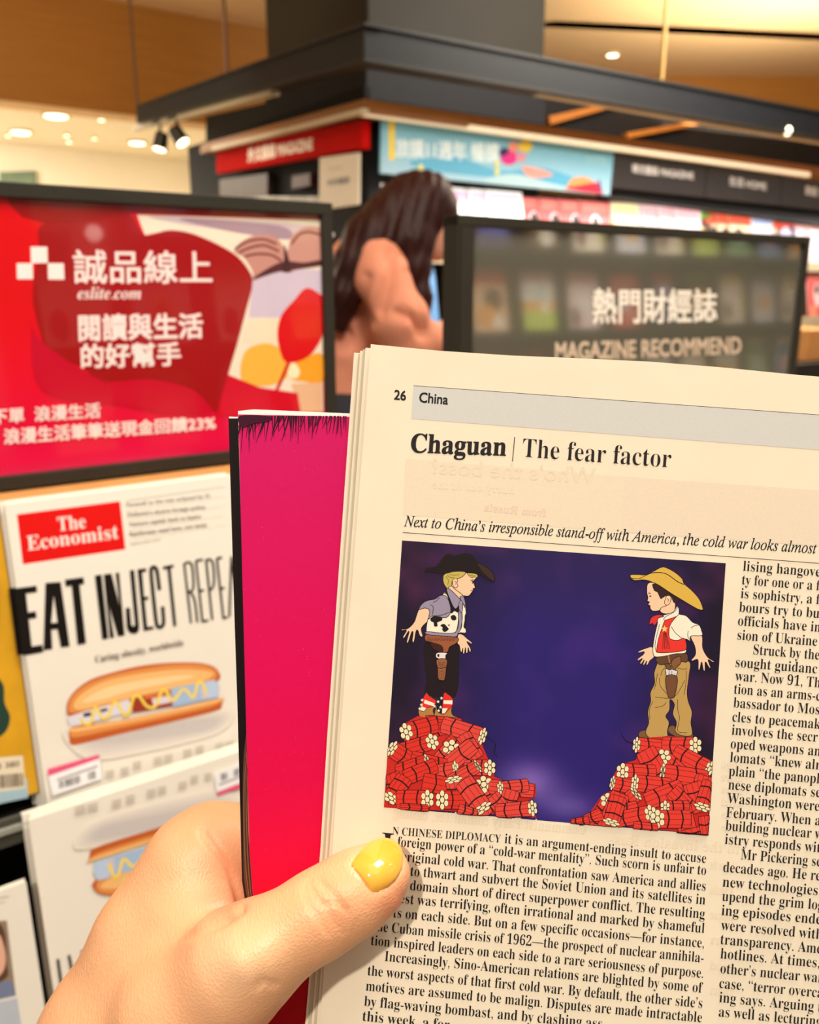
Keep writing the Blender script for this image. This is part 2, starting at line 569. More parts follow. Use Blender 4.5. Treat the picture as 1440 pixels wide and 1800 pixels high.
# carcase: a back core, posts, top
zt = hit_t(655, 200, TK).z
b = MB(); b.stbox(SK + 0.45, SE, TK + 0.45, TE, 0, zt); b.obj('core', m_dark2, kio)
b = MB(); b.stbox(SK, SK + 0.06, TK, TK + 0.06, 0, zt); b.obj('corner_post', m_dark2, kio)
# soffit of wood, one run per face, with its pale light strip below
def slat(face, top0, bot0, top1, bot1, name, m, off, depth):
    """a long board on one face, from a pixel pair at the corner to a pixel pair at the far end"""
    if face == 't': quad_t([top0, top1, bot1, bot0], TK + off, depth, name, m, kio)
    else: quad_s([top0, top1, bot1, bot0], SK + off, depth, name, m, kio)
slat('t', (640, 174), (640, 197), (1470, 298), (1470, 312), 'soffit_board', m_copper, -0.10, 0.5)
slat('s', (640, 174), (640, 197), (352, 254), (352, 270), 'soffit_board', m_copper, -0.10, 0.5)
slat('t', (640, 193), (640, 202), (1425, 303), (1425, 311), 'light_strip', m_led, -0.115, 0.03)
slat('s', (636, 190), (636, 199), (372, 258), (372, 265), 'light_strip', m_pale, -0.115, 0.03)
# dark fascia behind the hanging beam with two wooden bars
zf = hit_t(960, 150, TK + 0.3).z
slat('t', (957, 130), (957, 232), (1480, 228), (1480, 308), 'upper_fascia', m_dark2, 0.5, 0.1)
slat('t', (966, 204), (968, 219), (1092, 176), (1092, 184), 'wood_bar', m_copper, 0.45, 0.04)
slat('t', (1103, 233), (1104, 243), (1260, 207), (1260, 213), 'wood_bar', m_copper, 0.45, 0.04)
slat('s', (470, 180), (470, 232), (362, 205), (362, 262), 'upper_fascia', m_dark2, 0.5, 0.1)
# left face: dark bay with red sign
ps_ = hit_s(357, 262, SK + 0.12); b = MB(); b.stbox(SK + 0.03, SK + 0.055, TK + 0.06, ps_.dot(VV), 0, ps_.z); b.obj('side_panel', m_dark2, kio)

pr_sign = printmat('sign_print', 0.35, 0.5, 0.03, 60)
pr_banner = printmat('banner_print', 0.5, 0.3, 0.03, 30)
def sign_s(name, px, S, depth, m, label=None, cat=None, **k):
    o = quad_s(px, S, depth, name, m, None, bevel=0.004)
    if label: tag(o, label, cat, **k)
    return o
red = sign_s('category_sign', [(380, 262), (636, 210), (636, 261), (380, 305)], SK - 0.06, 0.04, mat('red_sign', (196, 14, 8), 0.8, 0.06, 8, spec=0.1), 'long red header sign with white lettering on the left face of the kiosk', 'sign')
P = Print(lambda x, y, l: hit_s(x, y, SK - 0.0605 - l), 1e-4, 1e-3)
P.text('外文雜誌 MAGAZINE', (436, 283), (549, 262), 26, 27, (255, 226, 200), 'sans', bold=0.05, up=(0, -1))
P.obj('lettering', pr_sign, red)
card = sign_s('notice_card', [(561, 277), (631, 268), (630, 360), (560, 370)], SK - 0.07, 0.01, mat('notice_card', (236, 226, 204), 0.5, 0.02, 9), 'white notice card hanging under the red header sign', 'sign')
P = Print(lambda x, y, l: hit_s(x, y, SK - 0.0705 - l), 1e-4, 1e-3)
P.text('中外雜誌', (576, 327), (614, 320), 13, 13, (120, 110, 100), 'sans', bold=0.02, up=(0, -1))
P.obj('lettering', pr_sign, card)
P = Print(lambda x, y, l: hit_s(x, y, SK - 0.0705 - l), 1e-4, 1e-3)
P.text('MAGAZINE', (578, 299), (602, 296), 6, 6, (170, 160, 145), 'sans', up=(0, -1))
P.obj('lettering', pr_sign, card)
# dim items in the left bay
for px, col, lb in (([(386, 316), (470, 304), (470, 345), (386, 352)], (62, 40, 36), 'dim brown framed poster in the bay below the red header sign'),
                    ([(513, 310), (545, 304), (545, 326), (513, 332)], (70, 22, 16), 'small dark red box on the shelf below the red header sign'),
                    ([(372, 345), (560, 345), (560, 356), (372, 356)], (190, 190, 185), 'pale shelf lip just above the red board frame')):
    o = quad_s(px, SK - 0.01, 0.03, 'bay_item', mat('bay_%d' % px[0][0], col, 0.4, 0.25, 12)); 
    o.name = {62: 'poster', 70: 'box', 190: 'shelf_lip'}[col[0]]
    if col[0] == 190: o.parent = kio; o.matrix_parent_inverse = wm(kio).inverted()
    else: tag(o, lb, {62: 'poster', 70: 'box'}[col[0]])

# right face: blue banner
ban = quad_t([(671, 210), (1080, 264), (1072, 343), (669, 304)], TK - 0.07, 0.012, 'promotion_banner', mat('banner_blue', (120, 190, 214), 0.5, 0.06, 6))
tag(ban, 'light blue promotional banner with white writing above the magazine shelves', 'banner')
P = Print(lambda x, y, l: hit_t(x, y, TK - 0.0705 - l), 1e-4, 1e-3)
P.grid([(671, 210), (1080, 264), (1072, 343), (669, 304)], 10, 6, lambda u, v: (118 + 50 * v, 186 + 20 * v, 212 + 14 * v))
P.poly([(683, 212), (694, 213), (694, 281), (684, 282)], (244, 214, 60))
P.poly([(720, 284), (800, 276), (880, 300), (960, 296), (1040, 330), (900, 316), (760, 300)], (96, 176, 212), True)
P.poly([(850, 318), (900, 306), (960, 320), (1000, 332), (940, 330)], (180, 214, 222), True)
P.text('旅讀11週年 暢讀', (696, 272), (877, 283), 34, 36, (226, 244, 248), 'sans', bold=0.03, up=(0, -1))
P.text('50%', (1030, 288), (1068, 292), 22, 22, (150, 204, 218), 'sans', bold=0.03, up=(0, -1))
P.ell(895, 277, 15, 13, (232, 46, 140)); P.ell(886, 267, 9, 7, (60, 40, 100), -30); P.ell(903, 258, 9, 9, (240, 150, 120)); P.ell(924, 257, 12, 11, (238, 206, 70)); P.ell(916, 276, 9, 9, (220, 150, 170))
P.poly([(919, 292), (950, 297), (972, 308), (940, 312), (924, 306)], (240, 160, 150), True)
P.poly([(998, 328), (1004, 316), (1022, 311), (1040, 316), (1046, 330), (1058, 338), (998, 333)], (246, 160, 100), True)
P.poly([(996, 330), (1050, 320), (1060, 341), (997, 333)], (224, 50, 70))
P.poly([(1048, 330), (1054, 314), (1060, 340)], (130, 60, 110))
for x, y in ((740, 294), (874, 302), (874, 288)): P.ell(x, y, 4, 6, (236, 226, 120))
P.obj('artwork', pr_banner, ban)

# black category signs
blk = mat('category_black', (58, 54, 54), 0.35, 0.06, 10)
def bpt(u):   # along the sign row, px at 1082..1500
    return (1082 + u * 418, 268 + u * 59), (1074 + u * 426, 330 + u * 46)
for i, (u0, u1, tx, a, bb, lb) in enumerate(((0.0, 0.385, '華文雜誌 MAGAZINE', (1112, 302), (1219, 315), 'black category sign right beside the blue banner'),
                                (0.39, 0.70, '生活 HOME', (1283, 324), (1347, 334), 'black category sign second from the blue banner'),
                                (0.705, 1.0, '旅遊 TRAVEL', (1416, 340), (1476, 350), 'black category sign at the right edge of the picture'))):
    a0, b0 = bpt(u0); a1, b1 = bpt(u1)
    o = quad_t([a0, a1, b1, b0], TK - 0.07, 0.03, 'category_sign', blk, None, bevel=0.004)
    tag(o, lb, 'sign', 'black category signs')
    P = Print(lambda x, y, l: hit_t(x, y, TK - 0.0705 - l), 1e-4, 1e-3)
    P.text(tx, a, bb, 17, 17, (226, 220, 216), 'sans', bold=0.03, up=(0, -1))
    P.obj('lettering', pr_sign, o)
slat('t', (1076, 325), (1076, 345), (1500, 376), (1500, 402), 'sign_bracket', m_dark2, -0.05, 0.1)

# shelves of magazines on the right face
ztop = hit_t(760, 320, TK).z + 0.01
m_shelf = mat('shelf_wood', (206, 150, 92), 0.5, 0.06, 10)
rows_z = [ztop - 0.30, ztop - 0.62, ztop - 0.94, ztop - 1.26]
for i, z in enumerate(rows_z):
    b = MB(); b.stbox(SK + 0.08, 6.3, TK - 0.02 - 0.07 * i, TK + 0.45, z - 0.03, z - 0.004)
    b.obj('shelf', m_shelf, kio)
    b = MB(); b.stbox(SK + 0.08, 6.3, TK - 0.03 - 0.07 * i, TK - 0.02 - 0.07 * i, z - 0.035, z + 0.02)
    b.obj('shelf_lip', m_pale, kio)
b = MB(); b.stbox(SK + 0.06, 6.3, TK + 0.40, TK + 0.44, 0, ztop + 0.1); b.obj('back_panel', m_shelf, kio)
pr_mag = printmat('cover_print', 0.35, 0.4, 0.05, 60)
def mag_cover(name, base, blocks, s, t, z, w=0.21, h=0.28, lean=0.05, thick=0.006):
    """a magazine standing face out at s,t on a shelf"""
    o3 = st(s, t, z + 0.004); up = ZZ * h + VV * lean; right = UU * w; nn = right.cross(up).normalized()
    if nn.dot(VV) > 0: nn = -nn
    def surf(x, y, l): return o3 + right * x + up * (1 - y) + nn * l
    P = Print(surf, 2e-4, 0.0)
    # body with thickness in the base ink
    bq = [(0, 0), (1, 0), (1, 1), (0, 1)]
    front = [surf(x, y, 0) for x, y in bq]; back = [surf(x, y, -thick) for x, y in bq]
    P.v += front + back; P.c += [c3(*base)] * 4 + [c3(235, 230, 220)] * 4
    P.f += [(0, 1, 2, 3), (7, 6, 5, 4), (0, 4, 5, 1), (1, 5, 6, 2), (2, 6, 7, 3), (3, 7, 4, 0)]
    for kind, *a in blocks:
        if kind == 'r': x0, y0, x1, y1, col = a; P.poly([(x0, y0), (x1, y0), (x1, y1), (x0, y1)], col)
        elif kind == 'e': P.ell(*a)
    return P.obj(name, pr_mag)
designs = {
 'w': ((244, 240, 236), [('r', .05, .04, .95, .2, (232, 180, 205)), ('e', .5, .42, .25, .14, (210, 230, 225)), ('r', 0, .52, 1, .7, (246, 186, 110)), ('r', 0, .68, 1, 1, (200, 224, 110)), ('e', .3, .62, .12, .1, (250, 250, 240))], 'white magazine with pink title and lime foot'),
 'r': ((214, 96, 96), [('r', 0, 0, 1, .04, (40, 20, 24)), ('r', .08, .06, .92, .2, (240, 130, 120)), ('e', .5, .5, .2, .26, (225, 205, 205)), ('e', .5, .38, .11, .1, (70, 40, 40)), ('r', .1, .72, .4, .95, (240, 150, 120)), ('e', .8, .6, .1, .2, (120, 160, 170))], 'red magazine with a pale figure'),
 'y': ((246, 238, 220), [('r', .05, .02, .95, .2, (250, 226, 160)), ('e', .5, .55, .24, .2, (250, 236, 230)), ('e', .75, .75, .16, .2, (120, 84, 76)), ('r', .0, .3, .1, .9, (232, 226, 120))], 'cream magazine with a pale yellow title'),
 'p': ((246, 226, 226), [('r', .05, .02, .95, .22, (240, 176, 184)), ('e', .5, .55, .22, .22, (246, 240, 240)), ('e', .8, .8, .15, .2, (120, 90, 90))], 'pale pink magazine with a rose title'),
 'n': ((66, 44, 34), [('r', 0, 0, 1, .16, (120, 170, 80)), ('e', .5, .5, .3, .2, (240, 180, 90)), ('e', .4, .8, .25, .14, (230, 226, 216))], 'dark brown magazine with green top band'),
 'o': ((232, 196, 160), [('r', 0, 0, 1, .24, (224, 84, 56)), ('e', .4, .5, .25, .2, (90, 60, 40)), ('e', .6, .75, .3, .18, (240, 170, 80)), ('e', .3, .85, .15, .1, (246, 244, 240))], 'orange food magazine with red title'),
 'b': ((222, 226, 240), [('r', .05, .03, .95, .2, (160, 176, 216)), ('e', .5, .6, .3, .25, (246, 214, 170)), ('e', .5, .6, .12, .12, (206, 130, 60))], 'pale blue magazine with golden dish'),
 'k': ((60, 56, 96), [('e', .5, .4, .3, .2, (200, 190, 220)), ('r', .1, .7, .9, .8, (110, 120, 200)), ('r', .1, .05, .9, .2, (226, 90, 60))], 'dark violet magazine with lilac circle'),
 'g': ((130, 176, 130), [('r', .1, .05, .9, .2, (220, 236, 220)), ('e', .5, .6, .3, .2, (190, 216, 200))], 'soft green magazine with a white title'),
 'u': ((110, 160, 214), [('r', .1, .05, .9, .2, (240, 240, 250)), ('e', .5, .6, .3, .2, (240, 190, 190))], 'sky blue magazine with a pink circle'),
}
protos = {}
def place_design(k, s, t, z, extra, group, lean=0.05):
    base, blocks, lb = designs[k]
    if k not in protos:
        protos[k] = mag_cover('magazine', base, blocks, 0, 0, 0)
        o = protos[k]
    else:
        o = protos[k].copy(); COL.objects.link(o)
    o.location = st(s, t, z)
    place_log.append((o, lb, extra, k)); tag(o, None, 'magazine', 'magazines ' + extra)
    return o
place_log = []
def s_at(px, py=350, T=TK - 0.02): return hit_t(px, py, T).dot(UU)
runs = [('w', 690, 897, 7), ('r', 901, 1072, 5), ('y', 1084, 1128, 2), ('p', 1132, 1240, 4), ('n', 1244, 1262, 1), ('o', 1275, 1330, 3), ('b', 1338, 1372, 2), ('o', 1378, 1396, 1), ('k', 1402, 1424, 1), ('p', 1432, 1500, 3)]
for k, x0, x1, n in runs:
    s0, s1 = s_at(x0), s_at(x1)
    for i in range(n):
        ss = s0 + (s1 - s0) * i / max(n, 1)
        place_design(k, ss, TK + 0.06 - 0.012 * i, rows_z[0], 'on the top kiosk shelf', None)
names_row = ['second', 'third', 'lowest']
for r in range(3):
    for i in range(13):
        k = 'uygrbpwoknguy'[(i * 5 + r * 3) % 13]
        place_design(k, SK + 0.12 + i * 0.28, TK + 0.02 - 0.07 * (r + 1), rows_z[r + 1], 'on the %s kiosk shelf' % names_row[r], None)

# ------------------------------------------------------------ hanging beam ring
SB = 1.74
p = hit_s(641, 45, SB); TBm = p.dot(VV)
zt_ = p.z; zb_ = hit_s(641, 104, SB).z
eL = hit_s(240, 200, SB).dot(VV)
ring = empty('hanging_beam_frame', Matrix.Translation(st(SB, TBm, zb_)), label='black square beam frame hung on rods in front of the pillar', cat='beam frame')
def arm(face, tl, tr_, br_, bl_, m, name, off=0.0, depth=0.07):
    f_, ax, base = (hit_s, UU, SB) if face == 's' else (hit_t, VV, TBm)
    b = MB(); b.quadbox([f_(x, y, base - off) for x, y in (tl, tr_, br_, bl_)], ax * depth); b.obj(name, m, ring)
arm('s', (641, 42), (240, 188), (240, 217), (641, 104), m_navy, 'beam')
arm('t', (641, 42), (1500, 210), (1500, 252), (641, 104), m_navy, 'beam')
for yy, y2, y3 in ((38, 185, 206), (101, 214, 249)):
    arm('s', (641, yy), (240, y2), (240, y2 + 3), (641, yy + 6), m_dark, 'beam_flange', 0.012, 0.09)
    arm('t', (641, yy), (1500, y3), (1500, y3 + 4), (641, yy + 6), m_dark, 'beam_flange', 0.012, 0.09)
# second, lower box hugging the pillar
b = MB(); b.stbox(SP - 0.02, rgt + 0.0, TP - 0.02, lft, hit_s(646, 176, SP).z, hit_s(646, 100, SP).z)
b.obj('pillar_collar', mat('collar_dark', (20, 22, 27), 0.6, 0.1, 10, spec=0.2), ring)
# pale track rails under the two arms
b = MB(); b.quadbox([hit_s(232, 221, SB + 0.02), hit_s(476, 152, SB + 0.02), hit_s(476, 166, SB + 0.02), hit_s(232, 230, SB + 0.02)], UU * 0.04)
b.obj('track_rail', m_pale, ring)
b = MB(); b.quadbox([hit_t(948, 151, TBm + 0.03), hit_t(1500, 252, TBm + 0.03), hit_t(1500, 261, TBm + 0.03), hit_t(948, 166, TBm + 0.03)], VV * 0.04)
b.obj('track_rail', m_pale, ring)
# rods
def rod(pt, name='rod'):
    b = MB(); b.tube([pt, Vector((pt.x, pt.y, CZ))], 0.010, 8); b.obj(name, mat('rod_brown', (96, 62, 34), 0.5, 0.05, 10), ring)
rod(hit_s(242, 188, SB + 0.035))
rod(hit_s(399, 131, SB + 0.035))
b = MB(); q_ = hit_t(1163, 143, TBm + 0.035); b.tube([q_.copy(), Vector((q_.x, q_.y, CZ))], 0.010, 8); b.obj('rod', mat('rod_olive', (150, 120, 60), 0.5, 0.05, 10), ring)
# track spotlights on the left arm
m_spot = mat('spot_black', (18, 17, 16), 0.35, 0.05, 20)
for i, (px, py, dx, dz, lb) in enumerate(((283, 246, -0.02, -0.10, 'left black track spotlight pointing down under the beam'),
                                   (312, 236, 0.06, -0.09, 'right black track spotlight aimed sideways under the beam'))):
    p = hit_s(px, py, SB + 0.04)
    t = empty('track_spotlight', Matrix.Translation(p), label=lb, cat='spotlight', group='track spotlights')
    top = hit_s(px, 217 - (px - 240) * .2818, SB + 0.04); top = Vector((p.x, p.y, top.z - 0.004))
    b = MB(); b.box(top - UU * 0.03 - VV * 0.05 - ZZ * 0.03, UU * 0.06, VV * 0.10, ZZ * 0.03); b.obj('adapter', m_spot, t, bevel=0.004)
    b = MB(); b.tube([top - ZZ * 0.03, p + ZZ * 0.02], 0.008, 8); b.obj('stem', m_spot, t)
    d = (Vector((dx, -0.02, dz))).normalized()
    b = MB(); b.tube([p - d * 0.035, p + d * 0.05], [0.034, 0.040], 18); b.obj('lamp_head', m_spot, t, bevel=0.003)
    b = MB(); b.tube([p + d * 0.05, p + d * 0.053], 0.032, 18); b.obj('lens', m_lamp, t)
p = hit_t(1377, 231, TBm + 0.03)
t = empty('track_spotlight', Matrix.Translation(p), label='small lit spotlight in the rail under the right arm of the beam', cat='spotlight')
b = MB(); b.tube([p + VV * 0.02, p - VV * 0.02], [0.016, 0.024], 16); b.obj('lamp_head', m_pale, t)
b = MB(); b.sphere(p - VV * 0.022, 0.022, 14, 8); b.obj('lens', m_lamp, t, smooth=True)

# ------------------------------------------------------------ shelf wall behind the viewer, seen only as reflections in the boards
bs = empty('aisle_shelf_unit', Matrix.Translation(st(3.0, -1.3, 0)), label='dark shelf unit across the aisle, seen reflected in the dark board', cat='shelf unit')
b = MB(); b.stbox(0.6, 6.2, -1.75, -1.7, 0, 2.3); b.obj('back_panel', m_dark, bs)
for z in (0.35, 0.72, 1.09, 1.46, 1.83):
    b = MB(); b.stbox(0.6, 6.2, -1.7, -1.4, z - 0.03, z); b.obj('shelf', m_dark, bs)
n = 0
for z in (0.72, 1.09, 1.46, 1.83):
    for i in range(17):
        k = 'yrgnobpwkuyw'[(i * 7 + int(z * 10)) % 12]
        o = protos[k].copy(); COL.objects.link(o)
        # turned to face the aisle
        o.matrix_basis = Matrix.Translation(st(0.9 + i * 0.31, -1.5, z)) @ Matrix.Rotation(math.pi, 4, 'Z')
        ex = {0.72: 'on the low aisle shelf', 1.09: 'on the middle aisle shelf', 1.46: 'on the high aisle shelf', 1.83: 'on the top aisle shelf'}[z]
        tag(o, None, 'magazine', 'magazines ' + ex); place_log.append((o, designs[k][2], ex, k))

ORD = ['first', 'second', 'third', 'fourth', 'fifth', 'sixth', 'seventh', 'eighth', 'ninth', 'tenth']
cnt = {}
for o, lb, ex, k in place_log: cnt[(k, ex)] = cnt.get((k, ex), 0) + 1
seen = {}
for o, lb, ex, k in place_log:
    i = seen.get((k, ex), 0); seen[(k, ex)] = i + 1
    o['label'] = lb + (' ' if cnt[(k, ex)] == 1 else ', ' + ORD[i] + ' from corner, ') + ex
# stand-ins added behind the viewer to give the red board its reflections
def mirror_pt(px, py, dist):
    p = hit_t(px, py, 0.785); d = ray(px, py).normalized(); r = d - 2 * d.dot(VV) * VV
    return p + r * dist
t = empty('globe_lamp', Matrix.Translation(mirror_pt(165, 410, 1.5)), label='small round glowing lamp mirrored in the red board above the white lettering', cat='lamp')
p = mirror_pt(165, 410, 1.5)
b = MB(); b.sphere(p, 0.020, 16, 10); b.obj('globe', mat('globe_glow', (255, 250, 240), 0.3, 0.01, 5, emit=((255, 246, 230), 9.0)), t, smooth=True)
b = MB(); b.tube([p + ZZ * 0.02, Vector((p.x, p.y, CZ))], 0.003, 6); b.obj('cord', m_dark2, t)
q = [mirror_pt(x, y, 2.2) for x, y in ((124, 385), (190, 388), (196, 560), (136, 560))]
b = MB(); b.quadbox(q, -VV * 0.01)
tag(b.obj('reflection_board', mat('reflection_board_white', (240, 225, 215), 0.6, 0.02, 10)), 'pale stand-in board mirrored faintly in the red board beside the white lettering', 'poster')

# ============================================================ THE NEAR RACK
TBD = 0.78                                          # plane of the two sign boards
m_rack = mat('rack_black', (28, 26, 22), 0.45, 0.1, 30)
m_ledge = mat('ledge_wood', (214, 148, 84), 0.5, 0.08, 30, stretch=(1, 1, 8))
z_bt = hit_t(588, 357, TBD).z; z_bb = hit_t(400, 815, TBD).z
m_glassy = mat('grey_board', (98, 95, 82), 0.06, 0.05, 8, spec=0.9, ior=1.9, coat=0.5)
pr_board = printmat('board_print', 0.22, 0.5, 0.02, 60, coat=0.55)
pr_gboard = printmat('glass_board_print', 0.3, 0.5, 0.02, 60)

def board(sx0, sx1, zt, zb, name, label, m_face, fw=0.012, depth=0.028):
    t = empty(name, Matrix.Translation(st(sx0, TBD, zb)), label=label, cat='sign')
    b = MB(); b.stbox(sx0 + fw * .5, sx1 - fw * .5, TBD + 0.006, TBD + 0.02, zb + fw * .5, zt - fw * .5); b.obj('panel', m_face, t)
    for a in ((sx0, sx1, zt - fw, zt), (sx0, sx1, zb, zb + fw)):
        b = MB(); b.stbox(a[0], a[1], TBD, TBD + depth, a[2], a[3]); b.obj('frame_rail', m_frame, t, bevel=0.001)
    for a in ((sx0, sx0 + fw), (sx1 - fw, sx1)):
        b = MB(); b.stbox(a[0], a[1], TBD + 0.0003, TBD + depth - 0.0003, zb + 0.0003, zt - 0.0003); b.obj('frame_rail', m_frame, t, bevel=0.001)
    return t
s_r = hit_t(588, 500, TBD).dot(UU)
bl = board(s_r - 0.68, s_r, z_bt, z_bb, 'red_display_board', 'large red bookshop sign board with tulip photo in a black frame', mat('red_panel', (196, 6, 20), 0.25, 0.03, 10, coat=0.5))
# print of the red board
def SBd(x, y, l): return hit_t(x, y, TBD + 0.0055 - l)
def cb(pts): return [(x / 2.3226, 300 + y / 2.3226) for x, y in pts]
Pb = Print(SBd, 1.5e-5, 1e-4)
def redgrad(u, v):
    m = math.exp(-((v - .62) / .16) ** 2) * (1 - u) ** .5
    return (216 + 10 * m, 2 + 4 * v, 14 + 58 * max(0, (v - .35)) / .65)
fl, fr = -300, 579
def ytop(x): return 327 + (x) * 0.060
def ybot(x): return 858 - x * 0.117
Pb.grid([(fl, ytop(fl) + 8), (fr, ytop(fr) + 6), (fr, ybot(fr) - 4), (fl, ybot(fl) - 6)], 24, 16, redgrad)
Pb.poly(cb([(20, 85), (1310, 150), (1310, 200), (540, 175), (430, 200), (300, 215), (200, 220), (90, 190), (40, 140)]), (150, 8, 10))
Pb.poly(cb([(560, 180), (1315, 203), (1320, 985), (1225, 985), (930, 840), (1005, 570), (1030, 440), (950, 335), (800, 262), (690, 243), (592, 264)]), (238, 222, 200))
# soft photo behind the tulip: books, linen, yellow flowers
def blur_ell(cx, cy, rx, ry, c0, c1, ang=0, k=6):
    for i in range(k):
        u = i / (k - 1); f = 1 - u * 0.75
        col = tuple(c0[j] * (1 - u) + c1[j] * u for j in range(3))
        p = cb([(cx, cy)])[0]
        Pb.ell(p[0], p[1], rx * f / 2.3226, ry * f / 2.3226, col, ang, 22)
Pb.poly(cb([(640, 185), (1310, 230), (1310, 300), (1100, 270), (860, 235), (720, 215)]), (206, 184, 190), True)
Pb.poly(cb([(740, 195), (1140, 225), (1180, 280), (1020, 262), (860, 232)]), (166, 136, 150), True)
Pb.poly(cb([(1028, 420), (1180, 400), (1312, 405), (1312, 600), (1015, 600), (1026, 500)]), (206, 188, 206))
Pb.poly(cb([(1010, 610), (1312, 590), (1312, 700), (985, 705)]), (236, 216, 186))
Pb.poly(cb([(955, 325), (1010, 275), (1075, 260), (1130, 275), (1160, 320), (1165, 380), (1100, 420), (1030, 450), (1035, 420), (1000, 360)]), (196, 138, 126), True)
Pb.poly(cb([(1172, 330), (1190, 265), (1230, 235), (1270, 225), (1312, 235), (1312, 390), (1240, 390), (1180, 420)]), (198, 142, 130))
for pp in ([(960, 320), (1010, 290), (1075, 280), (1130, 300)], [(975, 335), (1020, 315), (1080, 305), (1140, 330)], [(1190, 300), (1220, 262), (1260, 250), (1310, 262)], [(1000, 350), (1050, 340), (1110, 345), (1150, 370)]):
    Pb.line(cb(pp), 4, (110, 50, 50), True)
Pb.poly(cb([(1030, 445), (1100, 395), (1165, 370), (1240, 375), (1312, 365), (1312, 388), (1200, 405), (1130, 415)]), (84, 40, 44), True)
Pb.poly(cb([(1160, 300), (1180, 360), (1190, 410), (1150, 410), (1160, 360)]), (70, 34, 40), True)
Pb.poly(cb([(1000, 740), (1080, 705), (1150, 730), (1190, 800), (1150, 860), (1060, 880), (985, 850)]), (242, 178, 66), True)
Pb.poly(cb([(1180, 790), (1250, 760), (1315, 750), (1315, 865), (1240, 860), (1190, 850)]), (240, 160, 40), True)
Pb.poly(cb([(1195, 780), (1225, 820), (1205, 850), (1175, 830)]), (250, 232, 190), True)
Pb.poly(cb([(1190, 870), (1315, 865), (1315, 985), (1225, 985)]), (226, 178, 140))
Pb.line(cb([(1182, 770), (1160, 830), (1128, 900)]), 6, (196, 10, 24), True)
Pb.poly(cb([(1250, 480), (1300, 500), (1322, 530), (1320, 640), (1310, 690), (1270, 750), (1215, 780), (1165, 780), (1142, 730), (1133, 660), (1150, 590), (1200, 530)]), (214, 2, 18), True)
# dark red tulip behind the lettering
Pb.poly(cb([(165, 225), (300, 215), (430, 195), (530, 180), (590, 262), (690, 243), (800, 262), (950, 335), (1018, 410), (1030, 470), (1005, 570), (965, 720), (930, 835), (905, 930), (880, 990), (820, 920), (740, 875), (600, 850), (420, 862), (330, 800), (200, 750), (165, 660), (140, 560), (135, 470), (160, 330)]), (158, 8, 14), True)
Pb.poly(cb([(130, 620), (170, 700), (420, 860), (560, 852), (740, 880), (870, 985), (700, 1000), (480, 960), (170, 900)]), (196, 2, 40), True)
Pb.poly(cb([(930, 832), (1060, 885), (1215, 908), (1228, 990), (880, 1010)]), (206, 2, 34))
for q in ([(125, 310), (193, 311), (195, 377), (127, 378)], [(68, 378), (133, 378), (135, 443), (70, 443)], [(195, 378), (260, 378), (263, 445), (197, 444)]):
    Pb.poly(cb(q), (252, 232, 226))
def bt(t, p0, p1, em, em1=None, style='sans', bold=0.0, col=(252, 228, 222), **k):
    a, b = cb([p0, p1]); Pb.text(t, a, b, em / 2.3226, (em1 or em) / 2.3226, col, style, bold=bold, up=(-0.03, -1), **k)
bt('誠品線上', (302, 448), (866, 448), 148, 140, bold=0.012)
bt('eslite.com', (317, 524), (577, 524), 72, 70, 'bolditalic')
bt('閱讀與生活', (324, 686), (828, 674), 116, 108, bold=0.024)
bt('的好幫手', (334, 798), (738, 786), 106, 100, bold=0.024)
bt('下單  浪漫生活', (-30, 1030), (410, 1002), 66, 64, bold=0.02)
bt('浪漫生活筆筆送現金回饋23%', (18, 1112), (880, 1052), 68, 62, bold=0.022)
Pb.obj('printed_sheet', pr_board, bl)

s0 = hit_t(806, 380, TBD).dot(UU); s1 = hit_t(1427, 420, TBD).dot(UU)
zt2 = hit_t(1100, 395, TBD).z
br = board(s0, s1, zt2, zt2 - (z_bt - z_bb), 'grey_display_board', 'glossy dark grey sign board with pale lettering in a black frame', m_glassy)
o = br.children[3 if len(br.children) > 3 else 0]
b = MB(); b.stbox(s0 + 0.003, s0 + 0.022, TBD - 0.0015, TBD + 0.02, zt2 - (z_bt - z_bb) + 0.012, zt2 - 0.0125); b.obj('side_trim', m_frame, br)
Pg = Print(lambda x, y, l: hit_t(x, y, TBD + 0.0057 - l), 4e-5, 1e-4)
Pg.text('熱門財經誌', (1043, 563), (1260, 561), 66, 62, (255, 244, 228), 'sans', bold=0.02, up=(0, -1))
Pg.text('MAGAZINE RECOMMEND', (977, 633), (1303, 621), 44, 41, (218, 194, 168), 'sans', bold=0.025, up=(0, -1))
Pg.obj('lettering', pr_gboard, br)

# rack carcase
rack = empty('near_magazine_rack', Matrix.Translation(st(0.2, 0.8, 0)), label='black magazine rack with a wooden ledge under the red board', cat='rack')
SL, SR = -0.45, 1.45
ztop_m = hit_t(5, 885, 0.72).z
b = MB(); b.stbox(SL, SR, 0.748, 0.83, z_bb - 0.014, z_bb - 0.002); b.obj('ledge', m_ledge, rack, bevel=0.001)
b = MB(); b.stbox(SL, SR, 0.80, 0.83, 0, z_bb - 0.014); b.obj('back_panel', m_rack, rack)
b = MB(); b.stbox(SL, SL + 0.02, 0.35, 0.80, 0, z_bb - 0.014); b.obj('side_panel', m_rack, rack)
b = MB(); b.stbox(SR - 0.02, SR, 0.35, 0.80, 0, z_bb - 0.014); b.obj('side_panel', m_rack, rack)
# upright posts that carry the two boards
for s in (s_r - 0.10, s0 + 0.10, s1 - 0.1):
    b = MB(); b.stbox(s - 0.01, s + 0.01, TBD + 0.0285, TBD + 0.0395, z_bb - 0.002, z_bb + 0.12); b.obj('board_post', m_rack, rack)
